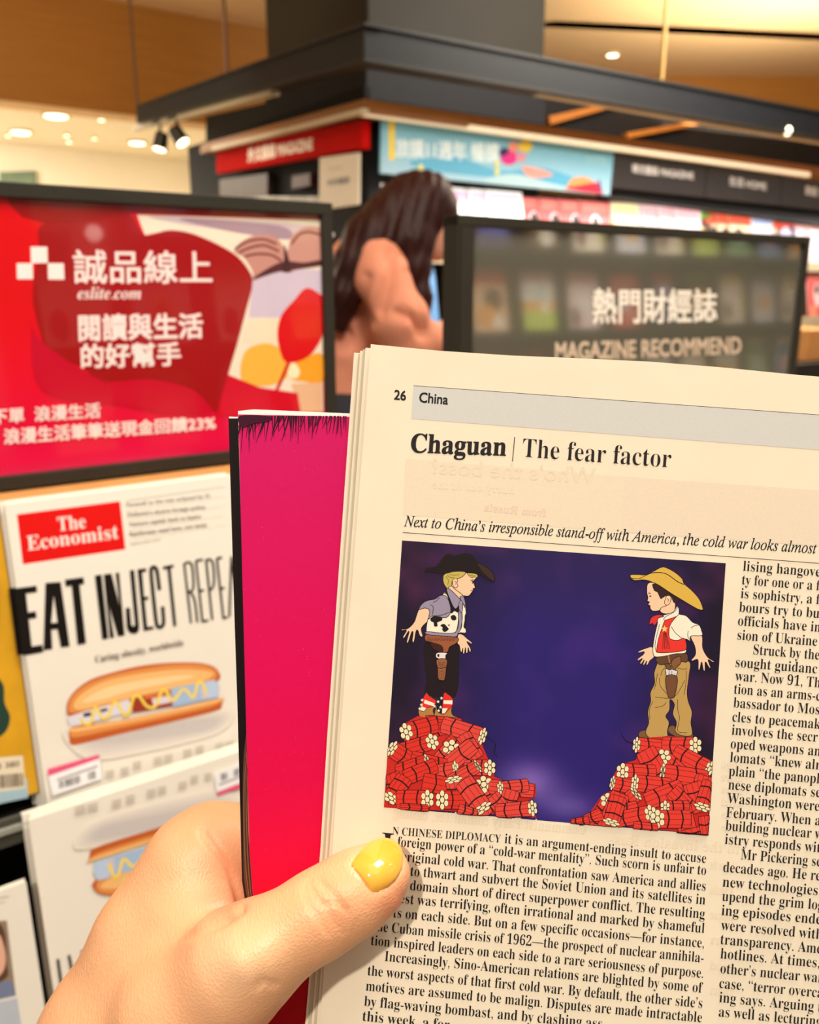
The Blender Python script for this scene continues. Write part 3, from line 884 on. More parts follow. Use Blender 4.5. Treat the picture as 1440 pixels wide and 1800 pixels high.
# lean frame for magazines
LEAN = R_(6)
def lean_frame(s_left, t_top, z_top, roll=0.0):
    """frame at a magazine's top-left corner: x along the row, y up the cover, z out of the cover"""
    x = UU.copy()
    y = (ZZ * math.cos(LEAN) + VV * math.sin(LEAN))
    n = x.cross(y)
    M = Matrix((x, y, n)).transposed().to_4x4()
    M = Matrix.Translation(st(s_left, t_top, z_top)) @ M @ Matrix.Rotation(roll, 4, 'Z')
    return M, x, y, n
T1 = 0.720
p_tl = hit_t(8, 887, T1)
M1, X1, Y1, N1 = lean_frame(p_tl.dot(UU), T1, p_tl.z)
def S1(x, y, l): return hit(x, y, p_tl, N1) + N1 * l
p_bl = S1(76, 1424, 0)
H1 = (p_tl - p_bl).dot(Y1); W1 = 0.203
print('MAG1 height', H1, 'logo width', (S1(216, 882, 0) - S1(30, 905, 0)).length)
pr_cover = printmat('glossy_cover_print', 0.3, 0.4, 0.015, 200)
m_paper_edge = mat('page_edges', (226, 218, 200), 0.8, 0.12, 30, stretch=(1, 1, 400))
def magazine_body(M, w, h, thick, root, cover=(240, 232, 218)):
    X, Y, N = [M.to_3x3().col[i] for i in range(3)]
    o = M.translation
    b = MB(); b.box(o - Y * h + X * 0.0004 - N * thick, X * (w - 0.001), Y * (h - 0.0006), N * (thick - 0.0004)); b.obj('page_block', m_paper_edge, root)
    b = MB(); b.box(o - Y * h - N * 0.0003, X * w, Y * h, N * 0.0003); b.obj('front_cover', mat('cover_white', cover, 0.35, 0.01, 20), root)
    b = MB(); b.box(o - Y * h - N * (thick + 0.0004), X * w, Y * h, N * 0.0003); b.obj('back_cover', mat('cover_white', cover, 0.35, 0.01, 20), root)
root1 = empty('magazine', M1, label='white magazine with hot dog cover, upright below the red board', cat='magazine', group='white hot dog cover magazines')
magazine_body(M1, W1, H1, 0.004, root1)
# ---- printed cover
Pc = Print(S1, 1.5e-5, 5e-5)
def cc(pts): return [(x / 3.2727, 800 + y / 3.2727) for x, y in pts]
Pc.poly(cc([(97, 342), (690, 265), (722, 542), (132, 628)]), (226, 18, 16))
def ct(t, p0, p1, em, em1=None, style='sans', bold=0.0, col=(28, 22, 20), up=(-0.1, -1), **k):
    a, b = cc([p0, p1]); Pc.text(t, a, b, em / 3.2727, (em1 or em) / 3.2727, col, style, bold=bold, up=up, **k)
ct('The', (335, 438), (496, 418), 118, 116, 'bold', col=(255, 236, 226))
ct('Economist', (160, 549), (684, 478), 122, 116, 'bold', col=(255, 236, 226))
for i, t in enumerate(('Farewell to the man eclipsed by Xi', 'DeSantis’s elusive foreign policy', 'Venture capital: back to basics', 'Rainforests need laws, not taxes')):
    ct(t, (730 + i * 6, 300 + i * 56), ((1208, 1182, 1156, 1190)[i], (244, 308, 362, 410)[i]), 38, 34, 'sans', col=(120, 108, 98), bold=0.006)
Pc.line(cc([(728, 262), (1290, 180)]), 0.8, (190, 178, 165)); 
ct('MARCH 4TH–10TH', (750, 520), (920, 492), 22, 20, col=(180, 168, 155))
for i in range(4): Pc.line(cc([(730 + i * 6, 318 + i * 56), (1290, 236 + i * 56)]), 0.5, (206, 196, 184))
def stretch(t, quad, col=(22, 16, 14), style='sans', bold=0.0):
    """one word fitted in a quad tl,tr,br,bl"""
    v, f = glyphs(t, style, 0.0)
    x0, x1 = v[:, 0].min(), v[:, 0].max(); y0, y1 = v[:, 1].min(), v[:, 1].max()
    q = cc(quad)
    for sx in ((-bold, bold, 0) if bold else (0,)):
        pts = []
        for x, y in v:
            u = (x - x0 + sx) / (x1 - x0); w = (y1 - y) / (y1 - y0)
            a = [q[0][k] * (1-u) + q[1][k] * u for k in (0, 1)]; b = [q[3][k] * (1-u) + q[2][k] * u for k in (0, 1)]
            pts.append((a[0] * (1-w) + b[0] * w, a[1] * (1-w) + b[1] * w))
        Pc._add(pts, f, col)
# heavy condensed headline letters, drawn as strokes
def blockword(polys, col=(22, 16, 14)):
    for p in polys: Pc.poly(cc(p), col)
blockword([[(78, 768), (208, 750), (214, 786), (148, 795), (160, 905), (205, 898), (210, 935), (164, 942), (182, 1100), (242, 1090), (248, 1132), (128, 1154)],])
def letterA(x, y, w, h, sl, th):
    """A: x,y top centre"""
    top = (x, y); s = sl
    Pc.poly(cc([(x - w*.28, y), (x + w*.30, y - 6), (x + w*.5 + s, y + h - 14), (x + w*.5 + s - th, y + h - 8), (x + w*.12 + s*.4, y + h*.70), (x - w*.12 + s*.4, y + h*.71), (x - w*.5 + th + s, y + h + 2), (x - w*.5 + s, y + h + 8)]), (22, 16, 14))
    Pc.poly(cc([(x + s*.15 + 2, y + h*.20), (x + s*.3 + w*.13, y + h*.60), (x + s*.3 - w*.10, y + h*.61)]), (240, 232, 218))
letterA(303, 735, 150, 378, 22, 50)
blockword([[(372, 716), (478, 702), (484, 740), (456, 744), (494, 1082), (446, 1090), (412, 750), (378, 755)]])
blockword([[(545, 692), (583, 687), (622, 1054), (588, 1060)],
           [(596, 686), (640, 680), (690, 880), (664, 678), (684, 675), (716, 1036), (678, 1042), (622, 850), (656, 1048), (632, 1052)],
           [(746, 662), (770, 659), (800, 985), (797, 1010), (780, 1026), (756, 1026), (738, 1014), (728, 990), (722, 880), (746, 876), (754, 975), (766, 985), (776, 975)],
           [(790, 656), (838, 650), (841, 668), (816, 672), (828, 815), (850, 812), (852, 830), (830, 833), (846, 988), (880, 983), (883, 1000), (826, 1010)],
           [(936, 640), (996, 628), (998, 645), (980, 648), (1014, 980), (996, 984), (962, 652), (938, 656)]])
Pc.line(cc([(916, 775), (906, 690), (896, 650), (878, 645), (868, 670), (880, 800), (898, 960), (912, 988), (932, 982), (940, 955), (934, 870)]), 6.2, (22, 16, 14), True)
for sgs in ([(1058, 618), (1098, 966)], [(1066, 618), (1094, 618), (1106, 650), (1112, 740), (1104, 778), (1078, 786)], [(1094, 788), (1118, 830), (1134, 960)],
            [(1126, 606), (1164, 958)], [(1126, 606), (1166, 600)], [(1142, 780), (1172, 776)], [(1162, 956), (1198, 948)],
            [(1184, 600), (1220, 946)], [(1188, 600), (1214, 602), (1226, 640), (1230, 720), (1220, 765), (1202, 772)],
            [(1246, 592), (1284, 938)], [(1246, 592), (1276, 588)], [(1262, 766), (1290, 762)], [(1282, 936), (1306, 932)],
            [(1330, 582), (1318, 930)], [(1330, 582), (1380, 920)], [(1376, 578), (1420, 572)], [(1398, 576), (1430, 912)]):
    Pc.line(cc(sgs), 3.6, (22, 16, 14), len(sgs) > 2)
ct('Curing obesity, worldwide', (548, 1192), (1056, 1092), 56, 52, 'serif', col=(120, 108, 98))
# hot dog
BR0, BR1, BR2, BR3 = (196, 96, 44), (228, 146, 78), (244, 190, 120), (250, 214, 158)
for k in range(9):
    f = 1 - k / 9; g = k / 8
    Pc.poly(cc([(860 + (x - 860) * (.82 + .24 * f), 1560 + (y - 1560) * (.45 + .75 * f)) for x, y in [(420, 1560), (430, 1660), (560, 1720), (800, 1690), (1100, 1630), (1260, 1580), (1320, 1500), (1240, 1480), (860, 1540)]]), (237 - 32 * g, 228 - 32 * g, 215 - 22 * g), True)
tb = [(382, 1450), (396, 1400), (440, 1345), (520, 1290), (640, 1250), (800, 1212), (960, 1194), (1120, 1192), (1210, 1208), (1252, 1240), (1256, 1290), (1130, 1330), (900, 1376), (690, 1420), (500, 1468), (400, 1500)]
Pc.poly(cc(tb), BR0, True)
Pc.poly(cc([(392, 1452), (420, 1380), (520, 1305), (700, 1248), (960, 1206), (1130, 1202), (1220, 1224), (1246, 1262), (1200, 1300), (900, 1370), (600, 1440), (420, 1480)]), BR1, True)
Pc.poly(cc([(420, 1440), (470, 1370), (600, 1300), (800, 1256), (1000, 1232), (1150, 1234), (1226, 1256), (1140, 1310), (900, 1362), (620, 1424), (470, 1462)]), BR2, True)
Pc.poly(cc([(470, 1420), (600, 1340), (800, 1296), (1000, 1268), (1120, 1270), (960, 1310), (760, 1350), (600, 1400)]), BR3, True)
Pc.poly(cc([(398, 1580), (440, 1556), (640, 1530), (900, 1480), (1180, 1420), (1268, 1396), (1274, 1430), (1240, 1470), (1000, 1530), (700, 1600), (500, 1650), (410, 1664), (396, 1620)]), BR0, True)
Pc.poly(cc([(406, 1580), (460, 1562), (700, 1524), (960, 1472), (1260, 1402), (1262, 1424), (1180, 1454), (900, 1520), (620, 1582), (440, 1620), (404, 1610)]), BR1, True)
Pc.poly(cc([(410, 1570), (660, 1530), (960, 1470), (1262, 1398), (1240, 1420), (900, 1500), (600, 1560), (430, 1590)]), BR2, True)
Pc.poly(cc([(384, 1506), (470, 1476), (740, 1402), (766, 1470), (470, 1546), (400, 1556)]), (226, 222, 232), False)
Pc.poly(cc([(476, 1484), (520, 1475), (524, 1496), (480, 1506)]), (24, 20, 24)); Pc.poly(cc([(560, 1466), (614, 1452), (618, 1468), (566, 1482)]), (24, 20, 24))
Pc.poly(cc([(740, 1402), (980, 1346), (990, 1440), (762, 1480)]), (160, 60, 44))
Pc.poly(cc([(830, 1384), (975, 1350), (976, 1368), (832, 1402)]), (228, 120, 60)); Pc.poly(cc([(870, 1398), (978, 1378), (982, 1420), (880, 1440)]), (226, 214, 220))
Pc.poly(cc([(980, 1340), (1236, 1290), (1256, 1330), (1254, 1390), (992, 1446)]), (168, 192, 224))
Pc.poly(cc([(1180, 1302), (1236, 1292), (1258, 1340), (1250, 1392), (1190, 1404)]), (190, 208, 234))
Pc.poly(cc([(1150, 1330), (1180, 1324), (1190, 1400), (1160, 1406)]), (206, 200, 214))
zig = [(462, 1510), (480, 1540), (520, 1536), (540, 1460), (556, 1455), (590, 1510), (620, 1500), (650, 1428), (672, 1424), (700, 1470), (722, 1496), (744, 1470), (766, 1392), (800, 1386), (840, 1440), (890, 1444), (926, 1356), (950, 1350), (980, 1400), (1000, 1406), (1040, 1352), (1070, 1350), (1110, 1392), (1136, 1310), (1160, 1304), (1184, 1376)]
Pc.line(cc(zig), 5.2, (246, 206, 60), True)
Pc.line(cc(zig), 2.2, (252, 228, 110), True)
# small print and price label
def cd(pts): return [(x / 3.2727, 1250 + y / 3.2727) for x, y in pts]
for i, (x, y) in enumerate(((605, 345), (690, 330), (760, 295), (880, 270), (940, 255), (1050, 225), (1120, 205), (1235, 190), (1292, 180))):
    for r in range(4): Pc.line(cd([(x, y + r * 13), (x + 48, y - 9 + r * 13)]), 1.3, (176, 164, 152))
Pc.poly(cd([(270, 330), (566, 246), (572, 268), (276, 370)]), (232, 92, 132))
Pc.poly(cd([(276, 370), (572, 268), (586, 385), (302, 484)]), (246, 244, 244))
Pc.poly(cd([(322, 386), (556, 306), (558, 320), (326, 398)]), (176, 170, 176))
random.seed(3)
x = 332
while x < 545:
    w = random.choice((3, 5, 7)); y = 400 - (x - 332) * 0.30
    if not (455 < x < 500): Pc.poly(cd([(x, y), (x + w, y - 1), (x + w + 3, y + 42), (x + 3, y + 43)]), (60, 54, 58))
    x += w + random.choice((3, 4, 6))
Pc.obj('cover_print', pr_cover, root1)

# copies behind the front one, and the upside-down stack on the lower tier
def spawn(M, label, lo=None):
    c = copy_tree(root1); c.matrix_basis = M; tag(c, label, 'magazine', 'white hot dog cover magazines'); return c
for i, (dx, dz, lb) in enumerate(((-0.0030, 0.0, 'white magazine directly behind the upright hot dog magazine'), (-0.0060, -0.0015, 'white magazine third back in the upright stack under the red board'), (-0.0085, 0.001, 'white magazine rearmost in the upright stack under the red board'))):
    spawn(M1 @ Matrix.Translation((dx, dz, -0.0048 * (i + 1))), lb)
T2 = 0.668
p2 = hit_t(50, 1442, T2)
M2, X2, Y2, N2 = lean_frame(p2.dot(UU), T2, p2.z)
M2r = M2 @ Matrix.Translation((W1, -H1, 0)) @ Matrix.Rotation(math.pi, 4, 'Z')
spawn(M2r, 'white hot dog cover magazine standing upside down on the lower tier')
for i, (dx, dz, lb) in enumerate(((-0.002, 0.001, 'white magazine directly behind the upside-down hot dog magazine'), (0.003, 0.002, 'white magazine rearmost in the upside-down stack on the lower tier'))):
    spawn(M2r @ Matrix.Translation((dx, -dz, -0.0048 * (i + 1))), lb)
# tier shelves and lips
def tier(t_front, t_back, z, name='tier_shelf'):
    b = MB(); b.stbox(SL + 0.02, SR - 0.02, t_front, t_back, z - 0.008, z - 0.0006); b.obj(name, m_rack, rack)
zb1 = (M1.translation - Y1 * H1).z
zb2 = (M2.translation - Y2 * H1).z
tA = (M1.translation - Y1 * H1).dot(VV); tB = (M2.translation - Y2 * H1).dot(VV)
tier(tA - 0.006, 0.80, zb1 - 0.003)
tier(tB - 0.006, 0.80, zb2 - 0.003)
b = MB(); b.stbox(SL + 0.02, SR - 0.02, tB - 0.012, tB - 0.007, zb2 - 0.01, zb2 + 0.010); b.obj('tier_lip', m_rack, rack)
for zz, tt in ((zb2 - 0.33, tB - 0.05),):
    tier(tt, 0.80, zz)

# ---- yellow magazine left of the stack
def flat_mag(name, M, w, h, thick, label, group=None, cover=(240, 232, 218)):
    r = empty(name, M, label=label, cat='magazine', group=group)
    magazine_body(M, w, h, thick, r, cover); return r
pR = hit_t(2, 940, 0.728)
sR = pR.dot(UU)
z_y = hit_t(47, 1402, 0.70).z
My, Xy, Yy, Ny = lean_frame(sR - 0.205, 0.728, z_y + 0.262)
m_yel = mat('yellow_cover', (216, 160, 34), 0.35, 0.10, 40)
ry = empty('magazine', My, label='ochre yellow magazine at the left edge beside the white hot dog stack', cat='magazine')
b = MB(); b.box(My.translation - Yy * 0.262 - Ny * 0.005, Xy * 0.204, Yy * 0.2615, Ny * 0.0045); b.obj('page_block', m_paper_edge, ry)
b = MB(); b.box(My.translation - Yy * 0.262 - Ny * 0.0003, Xy * 0.205, Yy * 0.262, Ny * 0.0003); b.obj('front_cover', m_yel, ry)
o_y = My.translation.copy()
def Sy(x, y, l): return hit(x, y, o_y, Ny) + Ny * l
Py = Print(Sy, 2e-5, 5e-5)
Py.poly([(-30, 1180), (4, 1200), (8, 1235), (18, 1262), (6, 1290), (-30, 1300)], (40, 66, 54), True)
Py.poly([(-40, 1000), (-6, 1010), (-2, 1100), (-10, 1160), (-40, 1170)], (176, 112, 24), True)
Py.poly([(-60, 1395), (47, 1368), (50, 1402), (-60, 1425)], (168, 196, 206))
Py.poly([(-60, 1336), (40, 1328), (45, 1385), (-60, 1400)], (236, 220, 190))
random.seed(5)
x = -40
while x < 40:
    w = random.choice((1, 1.5, 2)); Py.poly([(x, 1362 - x * .1), (x + w, 1362 - x * .1), (x + w + 2, 1385 - x * .1), (x + 2, 1385 - x * .1)], (80, 66, 60)); x += w + random.choice((1.2, 2, 2.6))
Py.text('NT$ 380', (-30, 1354), (34, 1346), 14, 14, (130, 116, 100), up=(0, -1))
Py.obj('cover_print', pr_cover, ry)
# a grey card strip under it
b = MB(); zc = hit_t(20, 1420, 0.69).z
b.stbox(SL + 0.03, sR + 0.01, tA - 0.012, tA - 0.008, zc - 0.028, zc - 0.004); b.obj('tier_lip', mat('lip_grey', (70, 68, 60), 0.4, 0.1, 20), rack)
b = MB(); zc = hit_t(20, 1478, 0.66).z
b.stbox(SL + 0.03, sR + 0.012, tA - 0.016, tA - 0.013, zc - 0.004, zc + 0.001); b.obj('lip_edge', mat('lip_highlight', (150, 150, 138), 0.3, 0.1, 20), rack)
# ---- portrait magazine at the lower left
p3 = hit_t(46, 1550, 0.655)
M3, X3, Y3, N3 = lean_frame(p3.dot(UU) - 0.205, 0.655, p3.z)
r3 = flat_mag('magazine', M3, 0.205, (p3.z - zb2) / math.cos(LEAN), 0.006, 'white magazine with a portrait photo at the lower left corner')
o3_ = M3.translation.copy()
def S3(x, y, l): return hit(x, y, o3_, N3) + N3 * l
P3 = Print(S3, 2e-5, 5e-5)
P3.poly([(-120, 1625), (12, 1618), (28, 1750), (-110, 1780)], (150, 128, 108))
P3.poly([(-80, 1650), (-20, 1622), (6, 1632), (12, 1690), (8, 1722), (-60, 1740)], (92, 66, 48), True)
P3.poly([(-60, 1650), (-8, 1640), (6, 1660), (10, 1690), (2, 1712), (-20, 1724), (-60, 1716)], (232, 176, 150), True)
P3.poly([(-110, 1752), (20, 1722), (28, 1750), (-110, 1782)], (120, 130, 160))
P3.line([(-20, 1582), (16, 1576)], 1.4, (150, 145, 138)); P3.line([(-20, 1590), (10, 1585)], 1.2, (170, 165, 158))
P3.poly([(-110, 1786), (30, 1754), (46, 1860), (-100, 1890)], (190, 196, 206))
P3.obj('cover_print', pr_cover, r3)
# box of goods on the counter at the right edge
p = hit_t(1436, 600, 1.5)
b = MB(); b.stbox(p.dot(UU) - 0.05, p.dot(UU) + 0.25, 1.5, 1.7, p.z - 0.06, p.z + 0.035)
tag(b.obj('cardboard_box', mat('box_orange', (226, 160, 92), 0.6, 0.08, 12), bevel=0.003), 'orange tan box standing behind the right end of the grey board', 'box')
b = MB(); b.stbox(p.dot(UU) - 0.3, p.dot(UU) + 0.6, 1.45, 1.8, 0, p.z - 0.061)
tag(b.obj('counter_block', m_rack, bevel=0.003), 'dark counter behind the right end of the grey board', 'counter')

# ============================================================ THE MAGAZINE IN THE HAND
D0 = 0.235
nP = (CR * -0.095 + CU * 0.045 - CF * 1.0).normalized()    # towards the reader
P0 = CAM + ray(975, 1230) * D0
m_page = mat('magazine_paper', (236, 220, 193), 0.75, 0.025, 60, bump=0.05, spec=0.25)
def PS(x, y, l): return hit(x, y, P0, nP) + nP * l
held = empty('open_magazine', Matrix.Translation(PS(975, 1230, 0)), label='open news magazine held up in front, cartoon of two boys on dynamite', cat='magazine')
RX = 1640
def sheet(name, tl, mids, bl, lift, thick=0.00012, tr=None, m=None, brx=None, parent=None):
    """one leaf: left edge runs tl, mids.., bl; top edge runs off to the gutter at right"""
    tr = tr or (RX, tl[1] + (RX - tl[0]) * 0.0695)
    top = [tl]
    for i in range(1, 9):
        u = i / 8; top.append((tl[0] + (tr[0] - tl[0]) * u, tl[1] + (tr[1] - tl[1]) * u + 3.5 * math.sin(u * 9)))
    pts = top + [(brx or RX - 60, 2050)] + [bl] + list(reversed(mids))
    b = MB(); b.prism([PS(x, y, lift) for x, y in pts], -nP * thick)
    return b.obj(name, m or m_page, parent or held)
pg = sheet('page', (652, 605), [(613, 1100), (598, 1300), (584, 1500)], (545, 2050), 0.0)
edges = [((642, 610), [(606, 1100), (592, 1300), (578, 1500)], (538, 2050)),
         ((637, 612), [(601, 1100), (587, 1300), (574, 1500)], (531, 2050)),
         ((632, 614), [(596, 1100), (582, 1300), (570, 1500)], (526, 2050)),
         ((628, 619), [(592, 1100), (578, 1300), (565, 1500)], (518, 2050)),
         ((620, 616), [(586, 1100), (572, 1300), (560, 1500)], (512, 2050))]
m_page_shade = mat('magazine_paper_shaded', (198, 182, 152), 0.8, 0.03, 60)  # darker copy of the page paper, paints the shaded lines between sheets
for i, (tl, mi, bl) in enumerate(edges):
    sheet('page', tl, mi, bl, -0.0004 - 0.00045 * (i + 1), 0.00025, m=(m_page_shade if i in (1, 3) else m_page))
# rear leaves and the magenta advertisement page
def plain(name, quad, lift, thick, m, parent=held):
    b = MB(); b.prism([PS(x, y, lift) for x, y in quad], -nP * thick); return b.obj(name, m, parent)
plain('page', [(412, 719), (440, 716), (1200, 748), (1200, 2050), (476, 2050), (440, 1602), (425, 1200)], -0.0036, 0.0010, mat('white_leaf', (246, 240, 228), 0.6, 0.02, 60))
plain('magenta_page', [(413, 725), (1210, 742), (1210, 2050), (474, 2050), (440, 1602), (433, 1500), (425, 1200)], -0.0033, 0.0002, mat('magenta_stock', (214, 10, 90), 0.35, 0.03, 40))
plain('rear_cover', [(392, 730), (1200, 756), (1190, 2050), (462, 2050), (428, 1640), (416, 1560), (412, 1400), (404, 1100)], -0.0052, 0.0004, mat('black_cover', (26, 16, 14), 0.3, 0.1, 30))
plain('page', [(394, 728), (1200, 754), (1190, 2050), (466, 2050), (424, 1560), (408, 1100)], -0.0047, 0.0004, mat('white_leaf', (246, 240, 228), 0.6, 0.02, 60))
pr_gloss = printmat('inside_print', 0.6, 0.12, 0.05, 700)
Pm = Print(PS, 4e-6, -0.0033 + 1.5e-5)
def mag(u, v):
    y = v
    if y < .04: c = (204, 14, 92)
    elif y < .35: k = (y - .04) / .31; c = (204 + 12 * k, 14 - 12 * k, 92 - 12 * k)
    elif y < .6: k = (y - .35) / .25; c = (216, 2 + 4 * k, 80 - 24 * k)
    else: k = min(1, (y - .6) / .12); c = (216 - 36 * k, 6 + 2 * k, 56 - 34 * k)
    return c
EDG = [(414, 727), (419, 960), (425.5, 1200), (433.5, 1500), (441, 1602), (475, 2050)]
for (xa, ya), (xb, yb2) in zip(EDG[:-1], EDG[1:]):
    Pm.hold = ya > 727
    Pm.grid([(xa, ya), (660, ya + 4), (660, yb2 + 4), (xb, yb2)], 4, 10, lambda u, v, ya=ya, yb2=yb2: mag(u, ((ya - 727) + (yb2 - ya) * v) / 1323))
Pm.hold = False
random.seed(11)
for i in range(64):
    x = 418 + (i / 64) ** 1.15 * 192 + random.uniform(-2, 2)
    dense = 1 - (x - 414) / 220
    ln = random.uniform(10, 34) + 34 * dense * random.random()
    dx = random.uniform(-14, 3) * (0.4 + dense)
    Pm.line([(x, 728), (x + dx * .3, 728 + ln * .4), (x + dx, 728 + ln)], 2.2 + 3.2 * dense * random.random(), (70, 8, 40) if x > 520 else (36, 8, 24), True, taper=True)
Pm.poly([(416, 728), (470, 729), (466, 738), (440, 742), (420, 748)], (60, 10, 36), True)
for k in range(60):
    x = random.uniform(424, 600); y = random.uniform(780, 1500); Pm.ell(x, y, random.uniform(.25, .6), random.uniform(.25, .6), (236, 120, 150), n=6)
Pm.obj('advert_print', pr_gloss, bpy.data.objects['magenta_page'])
Pk = Print(PS, 4e-6, -0.0047 + 1.2e-5)
Pk.poly([(393, 731), (418, 731), (452, 1660), (428, 1650), (414, 1400), (404, 1100)], (24, 12, 12))
Pk.poly([(431, 1255), (424, 1300), (419, 1360), (419, 1480), (424, 1580), (452, 1660), (448, 1400), (436, 1280)], (100, 60, 40), True)
Pk.poly([(432, 1290), (428, 1360), (427, 1440), (431, 1500), (440, 1500), (436, 1380)], (176, 124, 96), True)
for i in range(6): Pk.line([(429 - i, 1290 + i * 10), (421 + i * 1.6, 1400), (424 + i * 2.4, 1540), (440 + i, 1650)], .9, (54, 26, 18) if i % 2 else (150, 104, 76), True)
Pk.obj('photo_print', pr_gloss, held)

# ---------------- printing on the page
pr_page = printmat('page_print', 0.7, 0.25, 0.06, 1800)
Pt = Print(PS, 3e-6, 2e-5)
INK = (30, 24, 24)
ghost = (232, 213, 184)
Pt.poly([(713, 806), (1098, 838), (1092, 935), (708, 905)], (231, 212, 184))
Pt.obj('show_through_panel', pr_page, pg)
Pt = Print(PS, 3e-6, 3e-5)
Pt.poly([(1098, 838), (1440, 862), (1440, 960), (1092, 935)], (230, 210, 184))
Pt.obj('show_through_panel', pr_page, pg)
Pt = Print(PS, 3e-6, 4e-5)
Pt.text('Who’s the boss?', (1046, 850), (758, 832), 40, 38, (229, 210, 181), 'sans', bold=0.01, up=(0.05, -1))
Pt.text('Communist Party committee, calling', (1030, 1466), (690, 1436), 27, 27, ghost, 'serif', up=(0.06, -1))
Pt.text('to the invasion Rus-', (1300, 1500), (1072, 1482), 27, 27, ghost, 'serif', up=(0.06, -1))
Pt.text('hurry out of the', (905, 868), (760, 858), 20, 20, ghost, 'serif', up=(0.06, -1))
Pt.text('from Russia', (960, 908), (850, 898), 20, 20, (230, 200, 178), 'serif', up=(0.06, -1))
random.seed(21)
for i, (w1, w2) in enumerate((('before the', 'hugo'), ('Kremlin', 'more'), ('suppor', 'mus'), ('An', 'and'), ('hood', 'se'), ('fam', 'he'))):
    y = 1530 + i * 44
    Pt.text(w1, (1290, y), (1248, y - 4), 24, 24, (231, 213, 186), 'serif', up=(0.06, -1))
    Pt.text(w2, (1306, 1392 + i * 22 - 40), (1268, 1389 + i * 22 - 40), 22, 22, (231, 213, 186), 'serif', up=(0.06, -1))
Pt.obj('show_through_print', pr_page, pg)
Pt = Print(PS, 3e-6, 5e-5)
Pt.poly([(727, 678), (1560, 738), (1560, 800), (723, 736)], (206, 202, 194))
Pt.line([(727, 678), (1560, 738)], 1.0, (60, 56, 52))
Pt.obj('header_band', pr_page, pg)
Ph = Print(PS, 3e-6, 6e-5)
UPP = (0.075, -1)
def T(t, p0, p1, em, em1=None, style='serif', P=None, **k):
    (P or Pa).text(t, p0, p1, em, em1, INK, style, up=UPP, **k)
T('26', (693, 702), (713, 704), 24, 24, 'sans', Ph, bold=0.022)
T('China', (737, 707), (787, 711), 25, 25, 'sans', Ph, bold=0.022)
T('Chaguan', (722, 795), (889, 801), 48, 48, 'bold', Ph, bold=0.010)
Ph.line([(905, 768), (901, 811)], 1.3, INK)
T('The fear factor', (918, 803), (1179, 822), 48, 48, 'serif', Ph, offset=-0.010)
Ph.line([(708, 936), (1560, 999)], 1.0, (60, 50, 46))
Ph.obj('headline', pr_page, pg)
Pd = Print(PS, 3e-6, 6e-5)
T('Next to China’s irresponsible stand-off with America, the cold war looks almost', (710, 925), (1435, 973), 27.0, 27.5, 'italic', Pd, bold=0.006)
Pd.obj('standfirst', pr_page, pg)
Pa = Print(PS, 3e-6, 6e-5)
def BT(t, p0, p1, em=28, em1=None): T(t, p0, p1, em * .925, (em1 or em) * .925, 'serif', Pa, offset=-0.0065)
Pa.text('I', (669, 1508), (689, 1510), 66, 66, INK, 'bold', up=UPP)
BT('N CHINESE DIPLOMACY', (690, 1467), (880, 1481), 22, 22)
BT('it is an argument-ending insult to accuse', (887, 1482), (1241, 1517), 27, 28)
def rb(y): return 1241 - (y - 1517) * 0.031
right_y = [1538, 1566, 1590, 1615, 1640, 1666, 1692, 1719, 1745, 1772, 1797, 1822]
lines = [('a foreign power of a “cold-war mentality”. Such scorn is unfair to', (683, 1486)),
         ('the original cold war. That confrontation saw America and allies', (672, 1510)),
         ('unite to thwart and subvert the Soviet Union and its satellites in', (670, 1534)),
         ('every domain short of direct superpower conflict. The resulting', (668, 1559)),
         ('contest was terrifying, often irrational and marked by shameful', (664, 1583)),
         ('hurts on each side. But on a few specific occasions—for instance,', (659, 1609)),
         ('the Cuban missile crisis of 1962—the prospect of nuclear annihila-', (656, 1636)),
         ('tion inspired leaders on each side to a rare seriousness of purpose.', (652, 1661)),
         ('Increasingly, Sino-American relations are blighted by some of', (676, 1689)),
         ('the worst aspects of that first cold war. By default, the other side’s', (646, 1714)),
         ('motives are assumed to be malign. Disputes are made intractable', (643, 1741)),
         ('by flag-waving bombast, and by clashing ass', (640, 1768))]
for i, (t, p0) in enumerate(lines):
    y = right_y[i]; x1 = 1241 - i * 0.75
    if i == len(lines) - 1: BT(t, p0, (1058, 1808), 29, 30)
    else: BT(t, p0, (x1, y), 28 + i * .08, 28.5 + i * .12)
BT('this week, a for', (637, 1794), (790, 1810), 29, 29)
